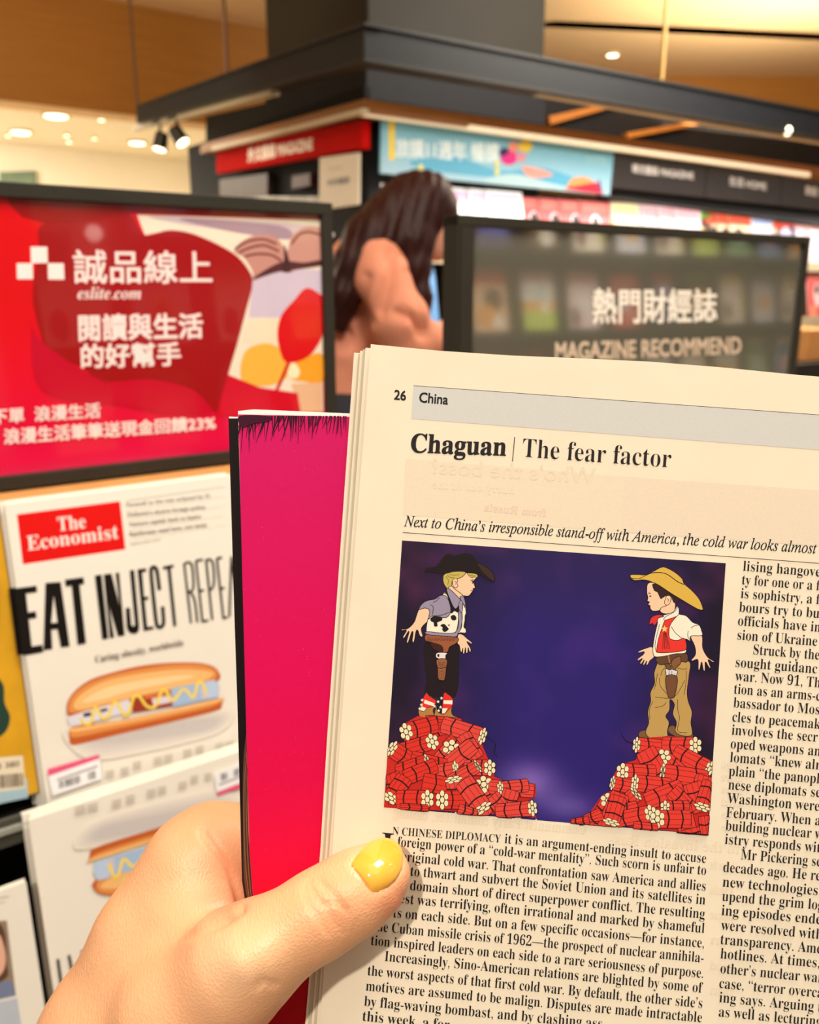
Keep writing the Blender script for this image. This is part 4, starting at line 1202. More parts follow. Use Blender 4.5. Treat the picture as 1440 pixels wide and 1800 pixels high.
col2 = [('lising hangove', (1306, 1003), 1442), ('ty for one or a f', (1304, 1027), 1442), ('is sophistry, a f', (1302, 1051), 1442), ('bours try to bu', (1299, 1075), 1440), ('officials have in', (1297, 1099), 1442), ('sion of Ukraine', (1296, 1124), 1436),
        ('Struck by the', (1324, 1150), 1440), ('sought guidanc', (1293, 1172), 1436), ('war. Now 91, Th', (1292, 1196), 1442), ('tion as an arms-c', (1290, 1219), 1442), ('bassador to Mos', (1289, 1243), 1440), ('cles to peacemak', (1287, 1268), 1442),
        ('involves the secr', (1286, 1291), 1437), ('oped weapons an', (1284, 1315), 1442), ('lomats “knew alr', (1283, 1339), 1442), ('plain “the panopl', (1281, 1363), 1440), ('nese diplomats se', (1280, 1387), 1442), ('Washington were', (1278, 1411), 1440),
        ('February. When a', (1276, 1436), 1442), ('building nuclear w', (1275, 1459), 1446), ('istry responds wit', (1274, 1483), 1442), ('Mr Pickering se', (1302, 1510), 1443), ('decades ago. He re', (1271, 1532), 1442), ('new technologies,', (1270, 1558), 1442),
        ('upend the grim log', (1269, 1583), 1447), ('ing episodes ende', (1268, 1608), 1443), ('were resolved with', (1267, 1634), 1445), ('transparency. Ame', (1266, 1659), 1444), ('hotlines. At times,', (1266, 1684), 1440), ('other’s nuclear war', (1266, 1710), 1446),
        ('case, “terror overca', (1264, 1736), 1446), ('ing says. Arguing t', (1264, 1761), 1444), ('as well as lecturing', (1263, 1786), 1444), ('cans to back', (1262, 1812), 1370)]
for i, (t, p0, x1) in enumerate(col2):
    sl = 0.078 + i * 0.0006
    BT(t, p0, (x1, p0[1] + (x1 - p0[0]) * sl), 28 + i * .05)
Pa.obj('article_text', pr_page, pg)

# ---------------- the illustration (flat print)
Pi = Print(PS, 2e-6, 3e-5)
pic = [(707, 950), (1276, 990), (1245, 1467), (675, 1419)]
random.seed(2)
NZ = [[random.uniform(-1, 1) for _ in range(40)] for _ in range(40)]
def vn(x, y):
    i, j = int(x) % 39, int(y) % 39; fx, fy = x - int(x), y - int(y)
    fx = fx*fx*(3-2*fx); fy = fy*fy*(3-2*fy)
    return (NZ[i][j]*(1-fx) + NZ[i+1][j]*fx)*(1-fy) + (NZ[i][j+1]*(1-fx) + NZ[i+1][j+1]*fx)*fy
def night(u, v):
    e = min(1, max(0, (u - .06) / .34)) * min(1, max(0, (.97 - u) / .30)) 
    e = e ** .8
    n = .6 * vn(u * 9, v * 6) + .4 * vn(u * 20 + 5, v * 16 + 3)
    t = min(1, v * 3)
    base = (22 + 16 * e, 6 + 16 * e, 34 + 70 * e * (.6 + .4 * t))
    pk = max(0, n) * (1 - .6 * e) + .25 * max(0, n) * (1 - t)
    sm = math.exp(-((u - .44) / .09) ** 2 - ((v - .86) / .07) ** 2) + .7 * math.exp(-((u - .56) / .08) ** 2 - ((v - .94) / .05) ** 2)
    return (base[0] + 48 * pk + 70 * sm, base[1] + 18 * pk + 66 * sm, base[2] + 26 * pk + 60 * sm)
Pi.grid(pic, 60, 50, night)
def L3(pts): return [(670 + x / 4.645, 940 + y / 4.645) for x, y in pts]
def R4(pts): return [(1030 + x / 5.333, 970 + y / 5.333) for x, y in pts]
K = (24, 10, 16); SKN = (240, 196, 158); GRY = (150, 138, 158); CRM = (240, 228, 204)
def pl(f, pts, col, line=1.1, sm=True): Pi.poly(f(pts), col, sm, line=line, lcol=K, n=4)
def ln(f, pts, w=1.0, col=K, sm=True): Pi.line(f(pts), w, col, sm)
# left boy
L_START = Pi.l
pl(L3, [(370, 860), (620, 860), (640, 930), (636, 1100), (632, 1230), (600, 1330), (520, 1310), (505, 1290), (455, 1330), (355, 1290), (372, 1180), (350, 1040)], (26, 8, 16), 0)
for q in ((0, 0),):
    # boots
    pl(L3, [(365, 1290), (385, 1305), (445, 1350), (440, 1400), (425, 1440), (450, 1520), (440, 1548), (380, 1556), (330, 1510), (305, 1450), (320, 1400)], (176, 122, 62))
    pl(L3, [(372, 1292), (400, 1322), (446, 1352), (436, 1400), (380, 1412), (352, 1440), (318, 1432), (330, 1390), (345, 1330)], (222, 44, 30), 0.8)
    pl(L3, [(356, 1346), (436, 1376), (430, 1400), (350, 1376)], CRM, 0, False); pl(L3, [(330, 1400), (370, 1416), (350, 1440), (320, 1432)], CRM, 0, False)
    pl(L3, [(512, 1298), (545, 1302), (584, 1340), (582, 1400), (575, 1440), (590, 1475), (640, 1495), (655, 1515), (640, 1540), (560, 1528), (490, 1505), (435, 1500), (440, 1440), (455, 1380), (470, 1320)], (176, 122, 62))
    pl(L3, [(470, 1320), (512, 1300), (515, 1400), (500, 1458), (470, 1452), (455, 1430), (458, 1370)], (20, 14, 40), 0.6)
    pl(L3, [(512, 1298), (545, 1302), (584, 1340), (580, 1400), (550, 1430), (520, 1460), (500, 1458)], (222, 44, 30), 0.6)
    pl(L3, [(510, 1352), (584, 1352), (582, 1384), (510, 1380)], CRM, 0, False); pl(L3, [(500, 1416), (545, 1416), (520, 1456), (498, 1458)], CRM, 0, False)
    def star(f, x, y, r, col):
        Pi.poly(f([(x + (r if i % 2 == 0 else r * .42) * math.sin(i * math.pi / 5), y - (r if i % 2 == 0 else r * .42) * math.cos(i * math.pi / 5)) for i in range(10)]), col)
    for x, y in ((494, 1334), (466, 1362), (486, 1408), (470, 1436), (336, 1350), (330, 1388), (316, 1420), (436, 1400)): star(L3, x, y, 15, CRM)
# arm with spread hand (his right)
pl(L3, [(320, 600), (395, 610), (392, 690), (330, 760), (340, 826), (318, 826), (300, 780), (285, 790), (270, 872), (255, 866), (262, 800), (250, 795), (222, 878), (210, 870), (228, 800), (222, 790), (190, 842), (180, 832), (208, 780), (170, 782), (172, 772), (220, 765), (270, 715), (290, 660)], SKN)
pl(L3, [(630, 815), (665, 815), (700, 845), (742, 880), (736, 890), (700, 872), (730, 925), (732, 955), (720, 950), (712, 920), (706, 962), (694, 962), (690, 920), (680, 968), (668, 965), (668, 925), (660, 955), (648, 950), (640, 905), (622, 880)], SKN)
# vest and shirt
pl(L3, [(400, 670), (380, 700), (372, 800), (430, 815), (600, 830), (640, 800), (690, 800), (692, 760), (694, 640), (670, 560), (540, 470), (500, 500), (480, 640)], CRM)
pl(L3, [(540, 440), (570, 460), (640, 510), (690, 545), (690, 600), (660, 560), (660, 740), (630, 800), (610, 832), (500, 828), (372, 812), (374, 790), (470, 800), (590, 802), (622, 760), (632, 640), (600, 560), (540, 480)], GRY)
pl(L3, [(484, 494), (530, 480), (560, 560), (570, 640), (600, 622), (632, 632), (640, 560), (560, 490), (532, 470)], (22, 14, 20), .6)
pl(L3, [(485, 496), (530, 500), (560, 560), (568, 630), (540, 672), (500, 676), (420, 662), (388, 690), (396, 620), (360, 598), (312, 610), (330, 570), (372, 540), (440, 524)], GRY)
ln(L3, [(424, 552), (452, 540), (480, 510)]); ln(L3, [(400, 570), (426, 590), (420, 650)]); ln(L3, [(430, 662), (500, 655), (560, 630)])
for pts in ([(405, 680), (440, 664), (495, 672), (496, 700), (460, 716), (462, 745), (436, 748), (428, 716), (408, 706)], [(570, 664), (600, 656), (616, 680), (604, 698), (578, 694)], [(484, 740), (515, 728), (540, 752), (552, 772), (520, 794), (500, 776), (502, 756)], [(545, 736), (562, 734), (556, 744)], [(684, 660), (694, 650), (694, 760), (674, 752), (682, 700)]):
    pl(L3, pts, (22, 14, 18), 0)
ln(L3, [(630, 640), (634, 740), (606, 800)], 1); ln(L3, [(655, 575), (664, 680), (650, 770)], 1)
# belt, holster
pl(L3, [(366, 815), (430, 822), (618, 838), (620, 880), (560, 916), (545, 955), (505, 956), (496, 910), (420, 880), (362, 862)], (150, 84, 50))
for i in range(9): ln(L3, [(385 + i * 25, 835 + (i % 2) * 8), (398 + i * 25, 850), (388 + i * 25, 864), (378 + i * 25, 850)], .6)
pl(L3, [(410, 880), (495, 905), (505, 955), (460, 948), (420, 920)], (60, 20, 18), .4)
pl(L3, [(452, 968), (480, 960), (540, 965), (528, 985), (524, 1014), (470, 1012), (448, 996)], (220, 214, 210)); pl(L3, [(460, 978), (474, 974), (476, 996), (462, 994)], (40, 26, 30), 0)
pl(L3, [(455, 1020), (536, 1018), (532, 1090), (520, 1180), (490, 1186), (466, 1172), (462, 1090)], (150, 90, 56)); ln(L3, [(450, 1080), (495, 1090), (538, 1076)], 1.2)
for i in range(5): ln(L3, [(470, 1110 + i * 15), (495, 1116 + i * 15), (520, 1108 + i * 15)], .5)
for i in range(3): ln(L3, [(466, 1036 + i * 14), (495, 1046 + i * 14), (528, 1034 + i * 14)], .5)
# head
pl(L3, [(545, 440), (600, 500), (640, 520), (680, 500), (640, 440), (600, 400)], SKN)
pl(L3, [(560, 330), (680, 310), (770, 325), (780, 350), (756, 380), (768, 430), (752, 440), (752, 455), (738, 474), (712, 500), (670, 494), (640, 470), (600, 440), (568, 400)], SKN)
pl(L3, [(520, 320), (600, 300), (690, 305), (660, 345), (610, 362), (580, 380), (578, 412), (556, 424), (542, 440), (514, 402), (506, 360)], (196, 172, 84))
pl(L3, [(706, 312), (782, 322), (784, 350), (758, 344), (745, 352), (722, 338)], (196, 172, 84), .8)
for pts in ([(530, 340), (550, 370), (545, 410)], [(560, 325), (600, 330), (640, 325)], [(540, 330), (570, 350), (600, 350)], [(720, 325), (745, 335), (770, 335)]): ln(L3, pts, .7)
pl(L3, [(585, 370), (612, 358), (628, 372), (620, 392), (628, 420), (606, 432), (588, 412)], SKN, .9); ln(L3, [(598, 385), (614, 382), (608, 410)], .7)
ln(L3, [(740, 378), (752, 382), (748, 398)], 1.8); ln(L3, [(730, 372), (756, 366)], 1.0); ln(L3, [(732, 456), (748, 458), (738, 474)], 1.0)
pl(L3, [(536, 450), (556, 440), (640, 520), (650, 545), (606, 605), (560, 520)], GRY); pl(L3, [(645, 510), (672, 502), (690, 560), (684, 580), (660, 545)], GRY)
pl(L3, [(640, 545), (664, 545), (664, 620), (648, 630), (636, 600)], GRY, .8)
pl(L3, [(360, 300), (370, 270), (450, 255), (520, 170), (570, 158), (600, 172), (680, 150), (745, 165), (790, 220), (860, 260), (915, 310), (928, 380), (880, 370), (800, 325), (700, 300), (600, 300), (520, 318), (430, 306)], (24, 10, 12), 0)
pl(L3, [(790, 235), (860, 268), (910, 315), (922, 372), (880, 350), (830, 300)], (58, 34, 22), 0)
# right boy
L_LEFT = Pi.l; Pi.l = L_START
pl(R4, [(500, 1690), (560, 1670), (600, 1700), (640, 1750), (640, 1790), (560, 1790), (500, 1740)], (120, 82, 50))
pl(R4, [(780, 1640), (830, 1630), (860, 1690), (990, 1700), (1000, 1740), (930, 1755), (850, 1735), (775, 1690)], (120, 82, 50))
pl(R4, [(665, 1060), (640, 1140), (645, 1230), (605, 1320), (608, 1400), (580, 1500), (590, 1600), (560, 1690), (600, 1745), (700, 1775), (768, 1770), (765, 1680), (780, 1600), (750, 1540), (785, 1480), (790, 1385), (830, 1430), (815, 1520), (850, 1600), (838, 1680), (900, 1722), (995, 1716), (985, 1600), (995, 1500), (960, 1400), (950, 1300), (968, 1150), (960, 1020), (700, 1010)], (186, 148, 82))
for pts in ([(650, 1360), (720, 1370), (780, 1370), (850, 1340), (930, 1200)], [(650, 1460), (720, 1445), (755, 1410)], [(600, 1570), (596, 1480), (630, 1400)], [(860, 1380), (862, 1480), (878, 1560), (862, 1680), (950, 1695)], [(670, 1140), (660, 1220), (640, 1290)], [(690, 1180), (700, 1260), (760, 1330)], [(940, 1110), (940, 1220), (920, 1340)], [(860, 1090), (920, 1100), (950, 1090)], [(700, 1160), (720, 1110), (740, 1090)]): ln(R4, pts, .8)
pl(R4, [(664, 990), (800, 960), (940, 950), (950, 1030), (880, 1030), (740, 1055), (680, 1050)], (96, 62, 38))
pl(R4, [(625, 895), (560, 905), (490, 935), (500, 945), (545, 935), (540, 960), (490, 1000), (488, 1020), (530, 1000), (508, 1040), (520, 1050), (548, 1012), (536, 1056), (550, 1056), (572, 1020), (566, 1056), (582, 1056), (600, 1020), (640, 980)], SKN)
pl(R4, [(985, 790), (1085, 780), (1095, 900), (1140, 985), (1198, 1025), (1192, 1035), (1145, 1010), (1168, 1080), (1156, 1085), (1120, 1030), (1116, 1108), (1102, 1108), (1085, 1030), (1068, 1100), (1054, 1098), (1050, 1010), (1000, 1022), (990, 1012), (1028, 960), (1020, 880)], SKN)
pl(R4, [(850, 515), (865, 520), (868, 580), (940, 600), (1000, 660), (1060, 685), (1085, 740), (1086, 785), (985, 790), (980, 835), (930, 820), (940, 940), (840, 955), (750, 975), (660, 985), (632, 960), (630, 880), (650, 760), (672, 660), (660, 610), (740, 590), (820, 560)], CRM)
ln(R4, [(800, 700), (840, 760), (900, 810)]); ln(R4, [(985, 715), (1020, 692), (1060, 686)]); ln(R4, [(960, 740), (955, 790), (980, 830)]); ln(R4, [(660, 940), (650, 860), (690, 680)], .9)
pl(R4, [(745, 640), (800, 615), (866, 585), (820, 640), (785, 700), (780, 790), (800, 820), (860, 830), (925, 812), (942, 910), (860, 935), (760, 945), (680, 945), (664, 925), (680, 820), (712, 720)], (226, 50, 40))
pl(R4, [(735, 640), (745, 610), (830, 562), (866, 520), (868, 590), (800, 622)], CRM, .9)
star(R4, 738, 722, 34, (240, 206, 110))
for i in range(5): ln(R4, [(730 + i * 5, 755), (724 + i * 12, 840), (720 + i * 17, 910)], 1.0, (90, 30, 26))
pl(R4, [(600, 680), (594, 670), (610, 620), (650, 595), (700, 590), (730, 605), (680, 620), (665, 665), (640, 690), (625, 670)], (214, 46, 46))
pl(R4, [(700, 560), (760, 580), (830, 550), (830, 440), (760, 420), (690, 480)], SKN, .8)
pl(R4, [(580, 300), (572, 380), (582, 430), (576, 460), (596, 470), (584, 492), (602, 510), (604, 530), (630, 555), (690, 548), (710, 520), (760, 500), (800, 430), (720, 350), (640, 290)], SKN)
pl(R4, [(626, 300), (700, 320), (800, 400), (870, 440), (850, 480), (820, 470), (800, 420), (760, 410), (720, 430), (700, 438), (672, 380), (640, 360)], (50, 24, 26), .6)
pl(R4, [(738, 470), (756, 414), (792, 416), (796, 450), (780, 490), (748, 496)], SKN, .9); ln(R4, [(756, 440), (776, 446), (768, 470)], .8)
ln(R4, [(585, 385), (608, 392)], 1.4); ln(R4, [(594, 412), (614, 418)], 2.0); ln(R4, [(582, 496), (602, 506)], 1.3); ln(R4, [(690, 548), (708, 520)], .8)
pl(R4, [(416, 230), (430, 214), (500, 214), (545, 218), (590, 205), (640, 180), (700, 148), (745, 146), (830, 190), (900, 250), (922, 300), (990, 360), (1060, 440), (1094, 520), (1092, 544), (1040, 532), (900, 450), (800, 390), (680, 310), (600, 275), (540, 262), (450, 266)], (214, 172, 70))
ln(R4, [(610, 200), (680, 194), (760, 210), (860, 280), (922, 306)], 1.4); ln(R4, [(430, 246), (500, 250), (560, 222), (620, 196)], 1.0)
pl(R4, [(800, 1060), (806, 1020), (840, 990), (885, 982), (888, 1040), (850, 1080), (830, 1108)], (130, 84, 50))
pl(R4, [(745, 1100), (780, 1095), (840, 1110), (862, 1120), (850, 1150), (842, 1175), (760, 1165), (750, 1130)], (216, 208, 206)); ln(R4, [(780, 1110), (778, 1160)], .9); ln(R4, [(805, 1115), (804, 1165)], .9)
pl(R4, [(750, 1170), (855, 1172), (835, 1340), (805, 1368), (770, 1350)], (112, 70, 44)); pl(R4, [(740, 1055), (770, 1050), (790, 1060), (800, 1100), (765, 1100)], (112, 70, 44)); ln(R4, [(774, 970), (784, 1040)], 2.2, (170, 120, 80))
# dynamite
Pi.l = max(Pi.l, L_LEFT)
RED = (212, 44, 30)
def bundle(f, x, y, dx, dy, ln_, wd, cap=True, col=RED, sc=1.0, back=False):
    """bundle of sticks whose cut end is at x,y and whose body runs along dx,dy"""
    ln_ *= 1.15; wd *= 1.1
    d = Vector((dx, dy)).normalized(); n = Vector((-d.y, d.x)); c = Vector((x, y)); h = wd / 2
    body = [c + n * h * .9, c + n * h + d * ln_ * .12, c + n * h + d * ln_, c + n * h * .5 + d * ln_ * 1.05, c - n * h * .5 + d * ln_ * 1.05, c - n * h + d * ln_, c - n * h + d * ln_ * .12, c - n * h * .9]
    Pi.poly(f([tuple(p) for p in body]), col, line=1.1, lcol=(60, 8, 12))
    Pi.hold = True; Pi.l += Pi.step
    for k in (-.36, .02, .4): Pi.line(f([tuple(c + n * h * k * 1.6), tuple(c + n * h * k * 1.6 + d * ln_ * 1.02)]), .8, (112, 12, 14))
    Pi.l += Pi.step
    for u in (.3, .74): Pi.line(f([tuple(c + n * h * 1.02 + d * ln_ * u), tuple(c + d * ln_ * (u + .06)), tuple(c - n * h * 1.02 + d * ln_ * u)]), 2.6, (44, 8, 14), True)
    if cap:
        r = h * .36
        e = sc; Pi.l += Pi.step
        base_l = Pi.l
        for k in range(7):
            if k == 0: o = Vector((0, 0))
            else:
                a = math.pi / 3 * k; o = n * math.cos(a) * r * 2.0 + d * math.sin(a) * r * 2.0 * e
            q = c + o
            Pi.l = base_l + (k % 2) * 0
            Pi.poly(f([tuple(q + n * math.cos(t) * r + d * math.sin(t) * r * max(e, .45)) for t in [2 * math.pi * j / 10 for j in range(10)]]), (234, 222, 176), line=0)
            Pi.l = base_l + Pi.step
            cp_ = f([tuple(q + n * math.cos(t) * r + d * math.sin(t) * r * max(e, .45)) for t in [2 * math.pi * j / 10 for j in range(11)]])
            Pi.line(cp_, .8, (40, 16, 16))
            Pi.ell(*f([tuple(q)])[0], .45, .45, (60, 40, 30), n=5)
        Pi.l = base_l + Pi.step
    Pi.hold = False
def L5(pts): return [(660 + x / 4.8, 1200 + y / 4.8) for x, y in pts]
def R6(pts): return [(980 + x / 4.5, 1220 + y / 4.5) for x, y in pts]
def clipy(f):
    def g(pts):
        out = []
        for x, y in f(pts):
            yb_ = 1419 + (x - 675) * 0.0842; xr_ = 1276 - (y - 990) * 0.065; xl_ = 707 - (y - 950) * 0.0682
            out.append((min(max(x, xl_ + .3), xr_ - .3), min(y, yb_ - .3)))
        return out
    return g
A5, A6 = clipy(L5), clipy(R6)
Pi.poly(A5([(75, 1050), (100, 620), (105, 560), (180, 500), (260, 520), (205, 380), (240, 345), (360, 280), (720, 335), (930, 400), (900, 520), (950, 640), (1010, 700), (1000, 790), (1090, 830), (1350, 850), (1355, 960), (1290, 990), (1360, 1138), (780, 1090)]), (196, 34, 26))
Pi.poly(A6([(130, 1000), (240, 960), (350, 800), (430, 760), (415, 700), (440, 650), (490, 560), (620, 520), (650, 430), (600, 390), (640, 350), (880, 330), (1060, 345), (1120, 400), (1110, 480), (1215, 560), (1200, 800), (1188, 1112)]), (196, 34, 26))
L_PILE = Pi.l
for x, y, dx, dy, l, w, cp, sc in (
    (420, 330, 1, .1, 260, 110, False, 1), (600, 380, -1, .2, 200, 100, False, 1), (905, 450, -1, -.3, 300, 130, True, .45), (860, 640, -.6, -1, 200, 120, False, 1), (260, 412, 1, -.25, 230, 130, True, .75),
    (600, 470, .6, .6, 200, 100, False, 1), (480, 495, -1, .3, 250, 120, True, .8), (140, 555, .9, .6, 300, 130, True, .5), (640, 550, -.6, .7, 220, 130, True, .95), (830, 520, -1, .8, 320, 130, False, 1),
    (300, 640, 1, .25, 260, 130, False, 1), (440, 665, -1, .35, 230, 120, True, .25), (680, 725, -1, .2, 250, 120, True, .4), (965, 715, -1, .0, 180, 120, True, .75), (865, 700, -.9, .5, 220, 100, True, .25),
    (120, 760, .3, 1, 220, 150, False, 1), (250, 800, 1, -.4, 240, 120, False, 1), (400, 830, 1, .2, 280, 140, False, 1), (660, 815, .2, 1, 200, 130, True, .4), (915, 855, .6, .8, 240, 130, True, .95),
    (1340, 910, -1, -.1, 320, 110, False, 1), (1055, 885, 1, -.1, 200, 100, True, .5), (1150, 900, -.3, 1, 220, 130, False, 1), (780, 850, .5, 1, 260, 150, False, 1), (980, 950, .6, .7, 160, 120, False, 1),
    (135, 970, .6, -.9, 180, 130, True, .6), (300, 960, .2, .9, 180, 150, False, 1), (440, 980, -1, .0, 220, 140, True, .7), (565, 985, 1, .0, 220, 140, True, .7), (905, 1055, -.7, -1, 240, 150, True, .45), (1325, 1055, -1, .1, 260, 120, True, .6), (700, 1060, 1, .3, 140, 80, False, 1), (210, 1045, 1, .05, 200, 60, False, 1)):
    bundle(A5, x, y, dx, dy, l, w, cp, RED if x < 640 else (220, 66, 54), sc)
Pi.l = L_PILE
for x, y, dx, dy, l, w, cp, sc in (
    (625, 400, 1, .1, 240, 110, True, .5), (1090, 405, -1, 0, 220, 120, True, .75), (1200, 590, -1, -.5, 260, 120, True, .5), (835, 495, .8, .7, 240, 110, True, .95), (690, 440, .5, .9, 240, 150, False, 1),
    (515, 612, 1, .05, 220, 120, True, .75), (830, 620, 1, .15, 300, 130, True, .2), (1160, 640, -.3, 1, 200, 120, False, 1), (435, 700, 1, .2, 200, 100, True, .35), (612, 700, 1, .1, 240, 120, True, .45), (1060, 700, .3, 1, 200, 140, False, 1),
    (700, 850, 1, -.4, 260, 130, False, 1), (900, 760, .8, .8, 200, 120, False, 1), (620, 785, -1, .9, 200, 110, True, .3), (400, 840, -.5, 1, 220, 110, True, .95), (500, 780, -.4, 1, 260, 140, False, 1), (1145, 890, .3, -.9, 180, 120, True, .5),
    (640, 900, -1, .3, 220, 120, False, 1), (970, 850, .2, 1, 280, 140, False, 1), (850, 895, 1, .0, 160, 100, True, .7), (735, 940, -1, .2, 240, 120, True, .7), (425, 1010, .3, -1, 180, 120, True, .4), (790, 985, 1, .0, 220, 130, True, .8), (350, 940, -1, .5, 220, 90, False, 1), (1050, 1060, .2, .9, 100, 150, False, 1), (600, 1050, 1, .1, 160, 90, False, 1), (1160, 960, .1, 1, 180, 90, False, 1), (250, 990, -1, .2, 120, 60, False, 1)):
    bundle(A6, x, y, dx, dy, l, w, cp, (222, 56, 44), sc)
Pi.line(L5([(930, 440), (980, 480), (1010, 520), (1000, 590), (1030, 620)]), 1, (14, 8, 24), True)
Pi.line(R6([(600, 385), (545, 370), (520, 340), (500, 300)]), 1.4, (14, 8, 24), True)
Pi.obj('illustration', pr_page, pg)

# ============================================================ THE HAND
def hc(px, py, d): return (px, py, d)
def cam_local(px, py, d):                         # x right, y up, z towards the viewer, metres
    return ((px - 720) / F_PX * d, (900 - py) / F_PX * d, -d)
def to_world(v):
    v = np.asarray(v)
    R = np.array([tuple(CR), tuple(CU), tuple(-CF)])
    return v @ R + np.array(tuple(CAM))
def chain(js, k=None):
    out = []
    for (a, b) in zip(js[:-1], js[1:]):
        c = (cam_local(*a[:3]), cam_local(*b[:3]), a[3], b[3])
        out.append(c + ((k,) if k else ()))
    return out
H = []
# thumb: metacarpal, proximal, tip
H += chain([(250, 1900, .247, .0215), (330, 1790, .238, .0195), (420, 1697, .2300, .0148), (462, 1668, .2275, .0124), (520, 1632, .2262, .0104), (568, 1603, .2262, .0106), (625, 1568, .2270, .0102), (662, 1542, .2277, .0083), (671, 1533, .2280, .0066)], .004)
# back of the hand / first web, index metacarpal
H += chain([(140, 2010, .262, .0270), (215, 1830, .262, .0235), (290, 1660, .264, .0200), (352, 1528, .266, .0155), (392, 1502, .267, .0150)], .010)
# web muscle between thumb and index
H += chain([(300, 1760, .250, .0160), (352, 1640, .2550, .0130), (384, 1590, .2585, .0095)], .010)
# index finger behind the magazine
H += chain([(375, 1500, .267, .0150), (440, 1492, .2675, .0118), (560, 1470, .2665, .0100), (690, 1440, .2620, .0092), (800, 1418, .2585, .0078)], .003)
# remaining knuckles and fingers behind
H += chain([(215, 1880, .285, .022), (330, 1700, .290, .0175), (400, 1612, .2885, .0150)], .010)
H += chain([(400, 1612, .2885, .0150), (470, 1590, .2790, .0112), (600, 1570, .2710, .0100), (740, 1560, .2640, .0092), (850, 1545, .2590, .0080)], .003)
H += chain([(230, 1950, .300, .021), (350, 1790, .304, .0165), (420, 1722, .3020, .0140)], .010)
H += chain([(420, 1722, .3020, .0140), (500, 1700, .2890, .0108), (630, 1690, .2750, .0098), (750, 1680, .2650, .0090), (840, 1670, .2600, .0078)], .003)
H += chain([(250, 2030, .312, .020), (370, 1900, .314, .0150), (440, 1840, .3110, .0120)], .010)
H += chain([(440, 1840, .3110, .0120), (510, 1815, .2960, .0094), (610, 1800, .2790, .0086), (700, 1790, .2660, .0080), (770, 1785, .2615, .0068)], .003)
# heel of the hand, wrist, forearm
H += chain([(250, 1900, .247, .0215), (240, 2060, .262, .026), (120, 2250, .272, .0270), (-40, 2480, .27, .0275), (-360, 2950, .27, .033), (-700, 3500, .26, .040)], .012)
H += chain([(140, 2010, .262, .0270), (90, 2250, .282, .0255), (-60, 2480, .285, .0265), (-380, 2950, .285, .034), (-720, 3500, .28, .041)], .012)
H += chain([(290, 2010, .298, .022), (160, 2240, .292, .0240), (-40, 2480, .285, .0260)], .012)
vox = 0.0011
hv, hq = sdf_mesh(H, vox, .006, 0.006)
# keep everything off the paper: press the surface flat where a finger meets the magazine
hv = relax(hv, hq, 4, .5)
# creases: lines pressed into the skin, drawn at the place they have on the thumb and the palm
def px_of(v):
    return np.stack([v[:, 0] / -v[:, 2] * F_PX + 720, 900 - v[:, 1] / -v[:, 2] * F_PX], 1)
P2 = px_of(hv); NV = vnormals(hv, hq)
if (NV[:, 2][hv[:, 2] > np.percentile(hv[:, 2], 97)].mean()) < 0: NV = -NV; hq = hq[:, ::-1]
def segd(P, pts):
    d = np.full(len(P), 1e9)
    for a, b in zip(pts[:-1], pts[1:]):
        a = np.array(a, float); b = np.array(b, float); ab = b - a
        h = np.clip(((P - a) @ ab) / (ab @ ab), 0, 1)
        d = np.minimum(d, np.linalg.norm(P - a - h[:, None] * ab, axis=1))
    return d
front = (NV[:, 2] > 0.05) & (hv[:, 2] > -0.275)
def crease(pts, depth, width, smooth=True):
    global hv
    q = catmull(pts, 6, False) if smooth else pts
    d = segd(P2, q)
    hv = hv - NV * (depth * np.exp(-(d / width) ** 2) * front)[:, None]
hv_ = hv.copy(); crease([(430, 1600), (402, 1614), (372, 1629), (336, 1643), (300, 1655)], .0020, 8)
hv = hv_ + (hv - hv_) * (np.clip((P2[:, 0] - 300) / 110, 0, 1) * np.clip((428 - P2[:, 0]) / 30, 0, 1))[:, None]
crease([(357, 1462), (378, 1495), (402, 1530), (420, 1575), (424, 1598)], .0014, 8)
crease([(545, 1548), (552, 1575), (575, 1600), (590, 1628)], .00050, 4.5)
crease([(534, 1556), (542, 1588), (562, 1612), (575, 1640)], .00045, 4.5)
crease([(560, 1545), (572, 1560), (592, 1580), (604, 1600), (603, 1640)], .00045, 4.5)
crease([(572, 1590), (592, 1588), (610, 1600)], .0004, 4)
crease([(452, 1735), (462, 1722), (484, 1730)], .0007, 5)
# knuckle bulge at the base of the thumb
d = segd(P2, [(430, 1690), (450, 1680)]); hv = hv + NV * (.0016 * np.exp(-(d / 48) ** 2) * front)[:, None]
# socket for the thumbnail: nail plate outline in the picture frame of the thumb
NAIL = [(617, 1519), (632, 1500), (652, 1484), (674, 1478), (694, 1483), (706, 1497), (708, 1515), (704, 1532), (692, 1550), (672, 1564), (655, 1570), (645, 1556), (632, 1538)]
def inside(P, poly):
    x, y = P[:, 0], P[:, 1]; r = np.zeros(len(P), bool); n = len(poly)
    for i in range(n):
        x1, y1 = poly[i]; x2, y2 = poly[(i + 1) % n]
        c = ((y1 > y) != (y2 > y)) & (x < (x2 - x1) * (y - y1) / (y2 - y1 + 1e-12) + x1)
        r ^= c
    return r
nz_ = catmull(NAIL, 4)
ins = inside(P2, nz_) & front
dd = segd(P2, nz_ + [nz_[0]])
hv = hv - NV * (np.where(ins, .0004, 0))[:, None]
hv = hv - NV * (.0005 * np.exp(-(dd / 3.5) ** 2) * front)[:, None]
print('hand verts', len(hv), 'thumb top z', hv[:, 2][front].max())
